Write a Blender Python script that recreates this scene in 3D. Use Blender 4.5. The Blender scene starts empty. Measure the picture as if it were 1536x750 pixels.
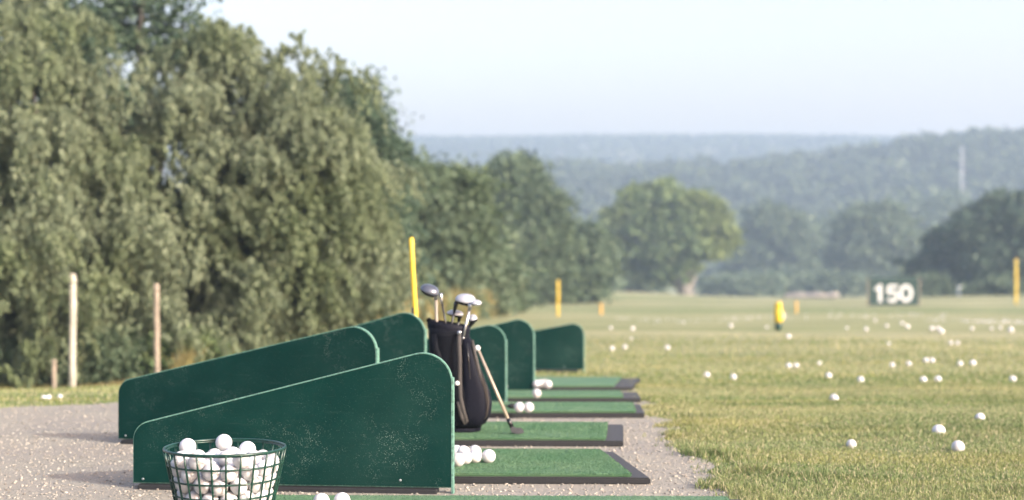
import bpy, bmesh, math, random
import numpy as np
from mathutils import Vector, Matrix, noise as mnoise

SC = bpy.context.scene
COL = SC.collection
F, CX, HY, CAMZ = 2400.0, 768.0, 335.0, 0.77      # lens in photo pixels, picture centre, horizon row, eye height
rs = np.random.RandomState(7)
random.seed(7)

# ------------------------------------------------------------------ terrain
PD = np.array([-60, 0, 4.5, 5.6, 6.6, 7.6, 8.6, 11, 15, 18, 30, 60, 100, 160, 200, 400, 700, 1200, 3600.])
PZ = np.array([-.77, -.77, -.77, -.775, -.80, -.855, -.915, -1.03, -1.13, -1.21, -1.78, -3.12, -4.7, -7.3, -8.9, -14, -20, -24, -24.]) + CAMZ
_lin_d = np.concatenate([np.arange(-60, 40, .1), np.arange(40, 3600, 2.)])
_lin_z = np.interp(_lin_d, PD, PZ)
_k = 9
_sm = np.convolve(np.pad(_lin_z, _k, mode='edge'), np.ones(2*_k+1)/(2*_k+1), 'valid')
def sstep(a, b, x):
    t = np.clip((x-a)/(b-a), 0, 1); return t*t*(3-2*t)
def zg(x, d):
    x = np.asarray(x, float); d = np.asarray(d, float)
    z = np.interp(d, _lin_d, _sm)
    z = z - .27*sstep(-1.4, -3.6, x)*sstep(8.2, 13, d)*(1-sstep(22, 40, d))
    z = z + .5*np.exp(-((x-3)/9)**2-((d-88)/12)**2)
    z = z + .35*np.exp(-((x-24)/10)**2-((d-70)/9)**2)
    z = z + .012*np.sin(x*1.3+d*.7)*sstep(9, 14, d) + .05*np.sin(x*.21+1)*np.sin(d*.17)*sstep(18, 40, d)
    return z
def P(px, py, d): return Vector(((px-CX)/F*d, d, CAMZ-(py-HY)/F*d))
def G(px, py, lift=0.):
    """ground point seen at a place of the photograph"""
    ds = np.concatenate([np.arange(3, 30, .01), np.arange(30, 400, .2)])
    xs = (px-CX)/F*ds
    r = CAMZ-(py-HY)/F*ds - (zg(xs, ds)+lift)
    i = np.argmax(r <= 0)
    d = ds[i]
    return Vector(((px-CX)/F*d, d, float(zg((px-CX)/F*d, d))+lift))

def gedge(d):       # right rim of the gravel
    return (.585 + .045*np.sin(d*5.1+1.) + .018*np.sin(d*13.7) + .006*np.sin(d*31.+2) + .02*(d-5)
            + .10*np.exp(-((d-4.45)/.3)**2))
def gback(x):       # far rim of the gravel
    return 8.75 + .42*x - .60*sstep(-1.4, -2.3, x) + .05*np.sin(x*5) + .03*np.sin(x*17+1) + .02*np.sin(x*39)
def in_gravel(x, d): return (x < gedge(d)) & (d < gback(x))

# ------------------------------------------------------------------ helpers
def link(name, me, parent=None, loc=None):
    o = bpy.data.objects.new(name, me); COL.objects.link(o)
    if parent is not None: o.parent = parent
    if loc is not None: o.location = loc
    return o
def empty(name, loc=(0, 0, 0), rz=0.):
    o = bpy.data.objects.new(name, None); COL.objects.link(o)
    o.location = loc; o.rotation_euler = (0, 0, rz); o.empty_display_size = .1
    return o
def tag(o, label=None, cat=None, group=None, kind=None):
    if label: o['label'] = label
    if cat: o['category'] = cat
    if group: o['group'] = group
    if kind: o['kind'] = kind
    return o
def mesh_np(name, V, faces_flat, counts, mats, smooth=False, midx=None):
    me = bpy.data.meshes.new(name)
    V = np.asarray(V, np.float32); faces_flat = np.asarray(faces_flat, np.int32); counts = np.asarray(counts, np.int32)
    me.vertices.add(len(V)); me.vertices.foreach_set('co', V.ravel())
    me.loops.add(len(faces_flat)); me.loops.foreach_set('vertex_index', faces_flat)
    me.polygons.add(len(counts))
    st = np.concatenate([[0], np.cumsum(counts)[:-1]]).astype(np.int32)
    me.polygons.foreach_set('loop_start', st); me.polygons.foreach_set('loop_total', counts)
    if smooth: me.polygons.foreach_set('use_smooth', np.ones(len(counts), bool))
    for m in mats: me.materials.append(m)
    if midx is not None: me.polygons.foreach_set('material_index', np.asarray(midx, np.int32))
    me.update(calc_edges=True); me.validate()
    return me
def bm_mesh(name, bm, mats, smooth=False):
    me = bpy.data.meshes.new(name)
    bmesh.ops.recalc_face_normals(bm, faces=bm.faces)
    bm.to_mesh(me); bm.free()
    for m in (mats if isinstance(mats, (list, tuple)) else [mats]): me.materials.append(m)
    if smooth: me.polygons.foreach_set('use_smooth', np.ones(len(me.polygons), bool))
    return me
def sweep(bm, pts, radii, seg=10, caps=True, closed=False, mat=0, flat=None):
    """tube through points; flat=(scale_a, scale_b) squashes the section"""
    pts = [Vector(p) for p in pts]; n = len(pts)
    if not hasattr(radii, '__len__'): radii = [radii]*n
    rings = []; up = None
    for i, p in enumerate(pts):
        if closed: t = (pts[(i+1) % n]-pts[i-1]).normalized()
        else: t = (pts[min(i+1, n-1)]-pts[max(i-1, 0)]).normalized()
        if up is None:
            up = Vector((0, 0, 1)) if abs(t.z) < .9 else Vector((0, 1, 0))
        a = t.cross(up).normalized(); b = a.cross(t).normalized(); up = b
        fa, fb = flat or (1, 1)
        rings.append([bm.verts.new(p+(a*math.cos(2*math.pi*k/seg)*fa+b*math.sin(2*math.pi*k/seg)*fb)*radii[i]) for k in range(seg)])
    m = n if closed else n-1
    for i in range(m):
        A, B = rings[i], rings[(i+1) % n]
        for k in range(seg):
            f = bm.faces.new((A[k], A[(k+1) % seg], B[(k+1) % seg], B[k])); f.material_index = mat; f.smooth = True
    if caps and not closed:
        for r in (rings[0], rings[-1]):
            f = bm.faces.new(r); f.material_index = mat
    return rings
def loft(bm, rings, caps=True, mat=0, smooth=True):
    R = [[bm.verts.new(p) for p in r] for r in rings]
    for A, B in zip(R, R[1:]):
        n = len(A)
        for k in range(n):
            f = bm.faces.new((A[k], A[(k+1) % n], B[(k+1) % n], B[k])); f.material_index = mat; f.smooth = smooth
    if caps:
        for r in (R[0], R[-1]):
            f = bm.faces.new(r); f.material_index = mat
    return R
def box(bm, c, s, mat=0, rot=None, bev=0.):
    r = bmesh.ops.create_cube(bm, size=1.0); vs = r['verts']
    for v in vs:
        v.co = Vector((v.co.x*s[0], v.co.y*s[1], v.co.z*s[2]))
        if rot is not None: v.co = rot @ v.co
        v.co += Vector(c)
    fs = list({f for v in vs for f in v.link_faces})
    for f in fs: f.material_index = mat
    if bev > 0:
        es = list({e for f in fs for e in f.edges})
        bmesh.ops.bevel(bm, geom=es, offset=bev, segments=2, affect='EDGES', profile=.6)

# ------------------------------------------------------------------ materials
def nodes(name):
    m = bpy.data.materials.new(name); m.use_nodes = True
    nt = m.node_tree; b = nt.nodes['Principled BSDF']
    return m, nt, b
def N(nt, t, **kw):
    n = nt.nodes.new(t)
    for k, v in kw.items():
        if k in n.inputs: n.inputs[k].default_value = v
        else: setattr(n, k, v)
    return n
def ramp(nt, src, stops):
    r = nt.nodes.new('ShaderNodeValToRGB')
    el = r.color_ramp.elements
    while len(el) < len(stops): el.new(.5)
    for e, (p, c) in zip(el, stops):
        e.position = p; e.color = (c, c, c, 1) if not hasattr(c, '__len__') else (*c, 1)
    nt.links.new(src, r.inputs[0]); return r.outputs[0]
def mixc(nt, fac, a, b, mode='MIX'):
    m = nt.nodes.new('ShaderNodeMix'); m.data_type = 'RGBA'; m.blend_type = mode
    for s, v in ((0, fac), (6, a), (7, b)):
        if isinstance(v, bpy.types.NodeSocket): nt.links.new(v, m.inputs[s])
        elif s == 0: m.inputs[0].default_value = v
        else: m.inputs[s].default_value = (*v, 1)
    return m.outputs[2]
def coords(nt, scale=(1, 1, 1), kind='Object'):
    t = nt.nodes.new('ShaderNodeTexCoord'); mp = nt.nodes.new('ShaderNodeMapping')
    mp.inputs['Scale'].default_value = scale
    if kind == 'World':
        g = nt.nodes.new('ShaderNodeNewGeometry'); nt.links.new(g.outputs['Position'], mp.inputs[0])
    else: nt.links.new(t.outputs[kind], mp.inputs[0])
    return mp.outputs[0]
def noise(nt, vec, scale, detail=4, rough=.55):
    n = nt.nodes.new('ShaderNodeTexNoise'); nt.links.new(vec, n.inputs['Vector'])
    n.inputs['Scale'].default_value = scale; n.inputs['Detail'].default_value = detail; n.inputs['Roughness'].default_value = rough
    return n.outputs['Fac']
def bump(nt, b, h, strength=.3, dist=.01):
    bp = nt.nodes.new('ShaderNodeBump'); bp.inputs['Strength'].default_value = strength; bp.inputs['Distance'].default_value = dist
    nt.links.new(h, bp.inputs['Height']); nt.links.new(bp.outputs[0], b.inputs['Normal'])
def simple(name, col, rough=.6, metal=0., var=.25, scale=40, bmp=.1, spec=.5, dist=.002):
    m, nt, b = nodes(name)
    v = coords(nt); f = noise(nt, v, scale)
    c = mixc(nt, ramp(nt, f, [(.3, 0.), (.7, 1.)]), tuple(x*(1-var) for x in col), tuple(min(1, x*(1+var)) for x in col))
    nt.links.new(c, b.inputs['Base Color'])
    b.inputs['Roughness'].default_value = rough; b.inputs['Metallic'].default_value = metal
    b.inputs['Specular IOR Level'].default_value = spec
    if bmp: bump(nt, b, f, bmp, dist)
    return m
def leaf_mat(name, c1, c2, c3, trans=.35, nscale=1.2, rough=.55):
    m, nt, b = nodes(name)
    g = nt.nodes.new('ShaderNodeNewGeometry')
    base = mixc(nt, ramp(nt, g.outputs['Random Per Island'], [(0, 0.), (1, 1.)]), c1, c2)
    nz = noise(nt, coords(nt, kind='World'), nscale, 3)
    base = mixc(nt, ramp(nt, nz, [(.45, 0.), (.68, 1.)]), base, c3)
    nt.links.new(base, b.inputs['Base Color']); b.inputs['Roughness'].default_value = rough
    b.inputs['Specular IOR Level'].default_value = .15
    tr = nt.nodes.new('ShaderNodeBsdfTranslucent'); nt.links.new(base, tr.inputs[0])
    mx = nt.nodes.new('ShaderNodeMixShader'); mx.inputs[0].default_value = trans
    nt.links.new(b.outputs[0], mx.inputs[1]); nt.links.new(tr.outputs[0], mx.inputs[2])
    nt.links.new(mx.outputs[0], nt.nodes['Material Output'].inputs[0])
    return m

M = {}
# green painted plywood
def paint_mat(name, col, scuff=True):
    m, nt, b = nodes(name)
    v = coords(nt)
    c = mixc(nt, ramp(nt, noise(nt, v, 9, 5), [(.3, 0.), (.75, 1.)]), col, tuple(x*1.28 for x in col))
    if scuff:
        sp = noise(nt, v, 190, 3, .7); vo = nt.nodes.new('ShaderNodeTexVoronoi'); vo.inputs['Scale'].default_value = 250; nt.links.new(v, vo.inputs['Vector'])
        spots = ramp(nt, vo.outputs['Distance'], [(.14, 1.), (.30, 0.)])
        area = ramp(nt, noise(nt, v, 4.2, 4, .6), [(.50, 0.), (.64, 1.)])
        mm = nt.nodes.new('ShaderNodeMath'); mm.operation = 'MULTIPLY'; nt.links.new(spots, mm.inputs[0]); nt.links.new(area, mm.inputs[1])
        m2 = nt.nodes.new('ShaderNodeMath'); m2.operation = 'MULTIPLY'; nt.links.new(mm.outputs[0], m2.inputs[0])
        nt.links.new(ramp(nt, noise(nt, v, 55, 2), [(.44, 0.), (.60, .85)]), m2.inputs[1])
        c = mixc(nt, m2.outputs[0], c, (.30, .40, .36))
        fine = ramp(nt, noise(nt, v, 320, 2, .8), [(.66, 0.), (.76, .38)])
        m3 = nt.nodes.new('ShaderNodeMath'); m3.operation = 'MULTIPLY'; nt.links.new(fine, m3.inputs[0])
        nt.links.new(ramp(nt, noise(nt, v, 3, 3), [(.35, .12), (.62, 1.)]), m3.inputs[1])
        c = mixc(nt, m3.outputs[0], c, (.22, .33, .29))
    c = mixc(nt, ramp(nt, noise(nt, v, 2.2, 6, .65), [(.46, 0.), (.72, .3)]), c, (.018, .050, .042))
    sm = coords(nt, (1.5, 1, 22)); c = mixc(nt, ramp(nt, noise(nt, sm, 5, 4, .6), [(.60, 0.), (.72, .08)]), c, (.07, .12, .10))
    nt.links.new(c, b.inputs['Base Color']); b.inputs['Roughness'].default_value = .7
    b.inputs['Specular IOR Level'].default_value = .07
    bump(nt, b, noise(nt, v, 160, 4), .25, .0015)
    return m
M['board'] = paint_mat('green_board_paint', (.0008, .0185, .0160))
M['board_edge'] = simple('sunlit_worn_board_edge', (.09, .20, .16), .6, var=.5, scale=120, bmp=.2)  # worn green, with sunlight on the edges painted in as a paler colour
M['rubber'] = simple('black_rubber', (.008, .010, .013), .7, var=.3, scale=150, bmp=.25)
M['rubber_top'] = simple('dusty_black_rubber', (.032, .036, .042), .85, var=.3, scale=160, bmp=.3)
M['wire'] = simple('green_coated_wire', (.004, .034, .024), .32, var=.3, scale=90, bmp=.08)
M['yellow'] = simple('yellow_paint', (.62, .45, .03), .5, var=.12, scale=20, bmp=.05)
M['orange'] = simple('orange_paint', (.55, .33, .07), .5, var=.12, scale=20, bmp=.05)
M['green_plastic'] = simple('dark_green_plastic', (.003, .035, .028), .5, var=.1)
M['wood_pale'] = simple('weathered_pale_wood', (.36, .345, .29), .8, var=.25, scale=12, bmp=.3)
M['wood_tan'] = simple('weathered_tan_wood', (.24, .205, .16), .8, var=.25, scale=12, bmp=.3)
M['white_paint'] = simple('white_paint', (.56, .59, .60), .5, var=.05, scale=6, bmp=0)
M['nylon'] = simple('black_nylon', (.005, .006, .009), .6, var=.4, scale=260, bmp=.4, dist=.001, spec=.07)
M['nylon_blue'] = simple('charcoal_navy_nylon', (.008, .009, .015), .6, var=.4, scale=260, bmp=.4, dist=.001, spec=.07)
M['web'] = simple('grey_brown_webbing', (.045, .042, .040), .75, var=.3, scale=200, bmp=.4)
M['trim'] = simple('brown_grey_trim', (.035, .031, .029), .6, var=.3, scale=80, bmp=.2)
M['steel'] = simple('brushed_steel', (.55, .56, .58), .3, 1., var=.08, scale=60, bmp=.03)
M['crown_grey'] = simple('grey_metallic_lacquer', (.12, .135, .17), .28, .6, var=.12, scale=30, bmp=0)
M['crown_white'] = simple('white_silver_lacquer', (.40, .42, .46), .28, .3, var=.06, scale=30, bmp=0)
M['black_gloss'] = simple('black_gloss', (.010, .011, .013), .25, var=.1, bmp=0)
M['shaft_tan'] = simple('tan_shaft', (.34, .29, .23), .4, .15, var=.12, scale=30, bmp=0)
M['shaft_black'] = simple('black_graphite_shaft', (.012, .014, .016), .3, var=.1, bmp=0)
M['white_plastic'] = simple('white_plastic', (.75, .75, .75), .4, var=.04, bmp=0)
M['bark'] = simple('grey_brown_bark', (.11, .09, .07), .9, var=.4, scale=14, bmp=.6, dist=.02)
M['bark_pale'] = simple('pale_bark', (.16, .15, .13), .9, var=.35, scale=8, bmp=.6, dist=.02)
M['bark_dark'] = simple('dark_bark', (.045, .042, .036), .9, var=.4, scale=14, bmp=.6, dist=.02)
M['sign_green'] = simple('dark_green_sign_paint', (.002, .028, .023), .5, var=.12, scale=4, bmp=0)
M['mast'] = simple('galvanised_mast_steel', (.38, .40, .42), .6, .2, var=.1, bmp=0)

# golf ball with dimples
m, nt, b = nodes('golf_ball_cover')
v = coords(nt)
vo = nt.nodes.new('ShaderNodeTexVoronoi'); vo.inputs['Scale'].default_value = 260; vo.inputs['Randomness'].default_value = .35
nt.links.new(v, vo.inputs['Vector'])
h = ramp(nt, vo.outputs['Distance'], [(.15, 0.), (.42, 1.)])
bump(nt, b, h, .5, .0007)
oi = nt.nodes.new('ShaderNodeObjectInfo')
dirt = ramp(nt, noise(nt, v, 60, 4), [(.52, 0.), (.75, .5)])
c0 = mixc(nt, oi.outputs['Random'], (.62, .625, .65), (.46, .465, .47))
nt.links.new(mixc(nt, dirt, c0, (.42, .40, .34)), b.inputs['Base Color'])
b.inputs['Roughness'].default_value = .38
M['ball'] = m

# artificial turf
m, nt, b = nodes('artificial_turf')
g = nt.nodes.new('ShaderNodeNewGeometry')
v = coords(nt)
c = mixc(nt, noise(nt, v, 300, 3, .7), (.040, .118, .052), (.068, .165, .080))
c = mixc(nt, ramp(nt, noise(nt, v, 4, 6, .6), [(.40, 0.), (.66, .7)]), c, (.105, .190, .105))
nt.nodes.new('ShaderNodeNewGeometry')
nt.links.new(c, b.inputs['Base Color']); b.inputs['Roughness'].default_value = .75
bump(nt, b, noise(nt, v, 420, 2, .7), .5, .003)
M['turf'] = m

# gravel
m, nt, b = nodes('gravel_surface')
v = coords(nt, kind='World')
vo = nt.nodes.new('ShaderNodeTexVoronoi'); vo.inputs['Scale'].default_value = 120; nt.links.new(v, vo.inputs['Vector'])
c = mixc(nt, noise(nt, v, 170, 3, .75), (.222, .218, .185), (.405, .392, .33))
c = mixc(nt, ramp(nt, noise(nt, v, 2.1, 6, .6), [(.42, 0.), (.60, .7)]), c, (.275, .265, .24))
c = mixc(nt, ramp(nt, vo.outputs['Distance'], [(0., .0), (.9, .25)]), c, (.12, .10, .085))
nt.links.new(c, b.inputs['Base Color']); b.inputs['Roughness'].default_value = .95; b.inputs['Specular IOR Level'].default_value = .2
ad = nt.nodes.new('ShaderNodeMath'); ad.operation = 'ADD'
nt.links.new(noise(nt, v, 60, 5, .7), ad.inputs[0]); nt.links.new(noise(nt, v, 9, 3), ad.inputs[1])
bump(nt, b, ad.outputs[0], .9, .012)
M['gravel'] = m
m, nt, b = nodes('gravel_stones')
g = nt.nodes.new('ShaderNodeNewGeometry')
c = ramp(nt, g.outputs['Random Per Island'], [(0, (.14, .132, .115)), (.5, (.27, .255, .22)), (1, (.38, .36, .31))])
nt.links.new(c, b.inputs['Base Color']); b.inputs['Roughness'].default_value = .9
M['stones'] = m

# mown field
m, nt, b = nodes('mown_field')
v = coords(nt, kind='World'); vb = coords(nt, (.035, .55, 0), 'World'); vc = coords(nt, (.012, .11, 0), 'World'); vd = coords(nt, (.35, 1.1, 0), 'World')
c = mixc(nt, ramp(nt, noise(nt, vb, 1., 3, .5), [(.40, 0.), (.58, 1.)]), (.150, .195, .080), (.330, .345, .195))
c = mixc(nt, ramp(nt, noise(nt, vc, 1., 3), [(.42, 0.), (.60, .8)]), c, (.42, .39, .25))
c = mixc(nt, ramp(nt, noise(nt, vd, 1., 4, .6), [(.40, 0.), (.70, .55)]), c, (.085, .125, .035))
c = mixc(nt, ramp(nt, noise(nt, v, 14, 5, .7), [(.35, .0), (.7, .5)]), c, (.12, .145, .05))
nt.links.new(c, b.inputs['Base Color']); b.inputs['Roughness'].default_value = .95; b.inputs['Specular IOR Level'].default_value = .1
bump(nt, b, noise(nt, v, 30, 5, .7), .6, .03)
M['field'] = m
# grass blades
m, nt, b = nodes('grass_blade')
g = nt.nodes.new('ShaderNodeNewGeometry')
vb = coords(nt, (.8, 2.2, 0), 'World')
c = mixc(nt, g.outputs['Random Per Island'], (.090, .165, .045), (.215, .275, .115))
c = mixc(nt, ramp(nt, noise(nt, vb, 1., 4, .6), [(.44, 0.), (.64, .85)]), c, (.29, .29, .10))
vr = coords(nt, (1.4, 3.2, 0), 'World'); c = mixc(nt, ramp(nt, noise(nt, vr, 1., 4, .6), [(.52, 0.), (.66, .6)]), c, (.060, .115, .030))
vq = coords(nt, (.035, .55, 0), 'World'); c = mixc(nt, ramp(nt, noise(nt, vq, 1., 3, .5), [(.44, 0.), (.58, .45)]), c, (.36, .37, .20))
dry = ramp(nt, g.outputs['Random Per Island'], [(.80, 0.), (.84, 1.)])
c = mixc(nt, dry, c, (.46, .42, .26))
nt.links.new(c, b.inputs['Base Color']); b.inputs['Roughness'].default_value = .6; b.inputs['Specular IOR Level'].default_value = .25
tr = nt.nodes.new('ShaderNodeBsdfTranslucent'); nt.links.new(c, tr.inputs[0])
mx = nt.nodes.new('ShaderNodeMixShader'); mx.inputs[0].default_value = .35
nt.links.new(b.outputs[0], mx.inputs[1]); nt.links.new(tr.outputs[0], mx.inputs[2]); nt.links.new(mx.outputs[0], nt.nodes['Material Output'].inputs[0])
M['blade'] = m
M['dry_blade'] = leaf_mat('dry_weed', (.20, .18, .07), (.34, .29, .14), (.11, .14, .04), .3, 1.5)

M['leaf_willow'] = leaf_mat('willow_leaf', (.185, .228, .145), (.250, .295, .195), (.160, .205, .105), .5, .9)
M['leaf_dark'] = leaf_mat('dark_leaf', (.045, .082, .056), (.090, .132, .086), (.060, .096, .055), .25, .5)
M['leaf_mid'] = leaf_mat('mid_leaf', (.080, .128, .082), (.145, .190, .120), (.090, .130, .070), .3, .4)
M['leaf_yellow'] = leaf_mat('yellow_green_leaf', (.085, .140, .062), (.165, .220, .095), (.20, .245, .080), .3, .12)  # yellow-green leaves; on the lone tree the yellow paints in sunlight
M['leaf_far'] = leaf_mat('far_leaf', (.060, .100, .060), (.120, .165, .095), (.080, .115, .060), .25, .06)
M['leaf_hill'] = leaf_mat('hill_leaf', (.024, .045, .026), (.085, .115, .052), (.045, .066, .034), .2, .02)
M['hill_soil'] = simple('wooded_hill_ground', (.045, .060, .030), .95, var=.3, scale=.05, bmp=0)
# far ridge: woodland seen as a fine grain
m, nt, b = nodes('far_ridge_woodland')
v = coords(nt, kind='World')
c = mixc(nt, ramp(nt, noise(nt, v, .012, 5, .6), [(.35, 0.), (.68, 1.)]), (.040, .055, .030), (.120, .130, .065))
nt.links.new(c, b.inputs['Base Color']); b.inputs['Roughness'].default_value = 1; bump(nt, b, noise(nt, v, .05, 4), 1., 12)
M['ridge'] = m
M['straw'] = simple('dry_straw_ground', (.30, .26, .20), .95, var=.2, scale=1, bmp=0)

# ------------------------------------------------------------------ the ground
def axis(segs):
    out = []
    for a, b_, st in segs: out += list(np.arange(a, b_, st))
    return np.array(out)
ys = axis([(-40, 3, 4), (3, 20, .25), (20, 60, 1.), (60, 200, 4.), (200, 826, 25)])
xs1 = axis([(0, 8, .25), (8, 30, 1.), (30, 120, 6.), (120, 961, 60)])
xs = np.concatenate([-xs1[::-1], xs1[1:]])
X, Y = np.meshgrid(xs, ys); Z = zg(X, Y)
V = np.stack([X, Y, Z], -1).reshape(-1, 3); nx, ny = len(xs), len(ys)
idx = np.arange(nx*ny).reshape(ny, nx)
Fq = np.stack([idx[:-1, :-1], idx[:-1, 1:], idx[1:, 1:], idx[1:, :-1]], -1).reshape(-1, 4)
tag(link('ground', mesh_np('ground', V, Fq.ravel(), np.full(len(Fq), 4), [M['field']], True)), kind='structure')

# gravel: rows in depth up to the far rim, right side on the wavy rim
us = np.linspace(0, 1, 161); rows = []
for t in np.linspace(0, 1, 260):
    row = []
    for u in us:
        d0 = 1.0 + t*(9.02-1.0)
        xr = float(gedge(d0))
        x = -9 + (xr+9)*(1-(1-u)**1.8)
        d = 1.0 + t*(float(gback(x))-1.0)
        xr = float(gedge(d)); x = -9 + (xr+9)*(1-(1-u)**1.8)
        row.append((x, d, float(zg(x, d))+.004))
    rows.append(row)
V = np.array(rows).reshape(-1, 3); ny, nx = 260, 161
idx = np.arange(nx*ny).reshape(ny, nx)
Fq = np.stack([idx[:-1, :-1], idx[:-1, 1:], idx[1:, 1:], idx[1:, :-1]], -1).reshape(-1, 4)
tag(link('gravel_path', mesh_np('gravel_path', V, Fq.ravel(), np.full(len(Fq), 4), [M['gravel']], True)), kind='structure')

# pebbles on the gravel
def in_view(x, d, m=60): 
    px = CX+F*x/d
    return (px > -m) & (px < 1536+m)
def scatter(n, d0, d1, x0, x1):
    d = np.exp(rs.uniform(np.log(d0), np.log(d1), n)); x = rs.uniform(x0, x1, n)
    return x, d
bm = bmesh.new(); bmesh.ops.create_icosphere(bm, subdivisions=1, radius=1.)
IV = np.array([v_.co[:] for v_ in bm.verts]); IF = np.array([[v_.index for v_ in f.verts] for f in bm.faces]); bm.free()
x, d = scatter(90000, 3.9, 8.8, -2.8, .85)
px = CX+F*x/d
ok = in_gravel(x, d) & in_view(x, d) & ~((px > 230) & (px < 640) & (d > 4.6)) & (rs.rand(len(x)) < np.clip(1.6-(d-4.5)*.45, .25, 1))
x, d = x[ok][:13000], d[ok][:13000]
n = len(x); s = rs.lognormal(math.log(.0025), .45, n)
s = np.clip(s, .0012, .0052)
R3 = rs.normal(1, .25, (n, 1, 3))*np.array([1, 1, .65])
VV = IV[None]*R3*s[:, None, None] * (1+rs.uniform(-.2, .2, (n, len(IV), 1)))
VV += np.stack([x, d, zg(x, d)+.004+s*.3], -1)[:, None]
FF = IF[None]+(np.arange(n)*len(IV))[:, None, None]
tag(link('gravel_stones', mesh_np('gravel_stones', VV.reshape(-1, 3), FF.ravel(), np.full(n*len(IF), 3), [M['stones']])), 'loose pale pebbles strewn over the gravel around the mats', 'gravel', kind='stuff')

# grass blades
def blades(x, d, hgt, wid, lean, zoff=0.):
    n = len(x); a = rs.uniform(0, 2*np.pi, n); fa = rs.uniform(0, 2*np.pi, n)
    wx, wy = np.cos(fa)*wid/2, np.sin(fa)*wid/2
    lx, ly = np.cos(a)*lean*hgt, np.sin(a)*lean*hgt
    z0 = zg(x, d)+zoff
    A = np.stack([x-wx, d-wy, z0-.002], -1); B = np.stack([x+wx, d+wy, z0-.002], -1)
    C = np.stack([x+wx*.8+lx*.35, d+wy*.8+ly*.35, z0+hgt*.6], -1); D = np.stack([x-wx*.8+lx*.35, d-wy*.8+ly*.35, z0+hgt*.6], -1)
    T = np.stack([x+lx, d+ly, z0+hgt*(1-.25*lean)], -1)
    V = np.stack([A, B, C, D, T], 1).reshape(-1, 3)
    o = (np.arange(n)*5)[:, None]
    F_ = np.concatenate([o+np.array([0, 1, 2, 3]), o+np.array([3, 2, 4])], 1).ravel()
    return V, F_, np.tile([4, 3], n)
def smooth_noise(x, y, f, seed=0):
    return (np.sin(x*f+seed)+np.sin(y*f*1.3+seed*2)+np.sin((x+y)*f*.7+seed*3)+np.sin((x-y*1.7)*f*1.9+seed))/4
parts = []
# near turf, right of the gravel
x, d = scatter(420000, 4.0, 9.5, .35, 3.2)
nn = smooth_noise(x, d, 3.1, 1)
edge_d = x-gedge(d)
rim = edge_d-(.15*smooth_noise(x, d*.7, 9, 2)+.03*smooth_noise(x, d, 29, 6)-.02)
keep = ((rim > .06*rs.rand(len(x))**2) | ((edge_d > .0) & (rs.rand(len(x)) < .55))) & in_view(x, d) & (rs.rand(len(x)) < .8+.3*nn)
x, d = x[keep], d[keep]; nn = nn[keep]; ed = edge_d[keep]; rim = rim[keep]
tuft = np.clip(1-ed/.25, 0, 1)*.55
h = (.012+.006*rs.rand(len(x)))*(1+.5*nn+tuft)*np.clip(1+.0*d, 1, 2)
h *= np.where(rs.rand(len(x)) < .03, 1.6, 1)
h *= np.where(rim < 0, .5, 1)
for tx, td, sx, sd_, am in ((.72, 4.90, .10, .06, 1.5), (.95, 4.83, .16, .05, 1.1), (.66, 5.35, .10, .10, .9), (.90, 5.25, .25, .06, .7), (1.5, 4.6, .3, .05, .8), (1.3, 5.9, .4, .08, .5), (.72, 6.3, .08, .12, .8)):
    h *= 1+am*np.exp(-((x-tx)/sx)**2-((d-td)/sd_)**2)
parts.append(blades(x, d, h, .0026+.0004*(d-4), rs.uniform(.1, 1.1, len(x))))
# farther turf
x, d = scatter(240000, 6.7, 17, -6, 6); keep = in_view(x, d) & ~in_gravel(x, d) & ((d > 8.3) | (x < 0)) & (rs.rand(len(x)) < np.clip((17-d)/5, 0, 1))
x, d = x[keep], d[keep]
parts.append(blades(x, d, rs.uniform(.010, .022, len(x)), .006*d/10, rs.uniform(.1, 1.2, len(x))))
# strays growing in the gravel and along its far rim
x, d = scatter(60000, 4.1, 9.3, -3, .9)
keep = in_gravel(x, d) & (((gedge(d)-x) < .07+.05*smooth_noise(x, d, 23, 4)) & (smooth_noise(x, d, 37, 5) > .1) | ((gback(x)-d < .12) & (rs.rand(len(x)) < .5)))
x, d = x[keep], d[keep]
parts.append(blades(x, d, rs.uniform(.006, .02, len(x)), .003, rs.uniform(.1, 1.2, len(x)), .004))
off = 0; Vs = []; Fs = []; Cs = []
for V_, F_, C_ in parts:
    Vs.append(V_); Fs.append(F_+off); Cs.append(C_); off += len(V_)
tag(link('grass', mesh_np('grass', np.concatenate(Vs), np.concatenate(Fs), np.concatenate(Cs), [M['blade']])), 'short yellow-green grass blades beside the gravel and mats', 'grass', kind='stuff')

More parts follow.
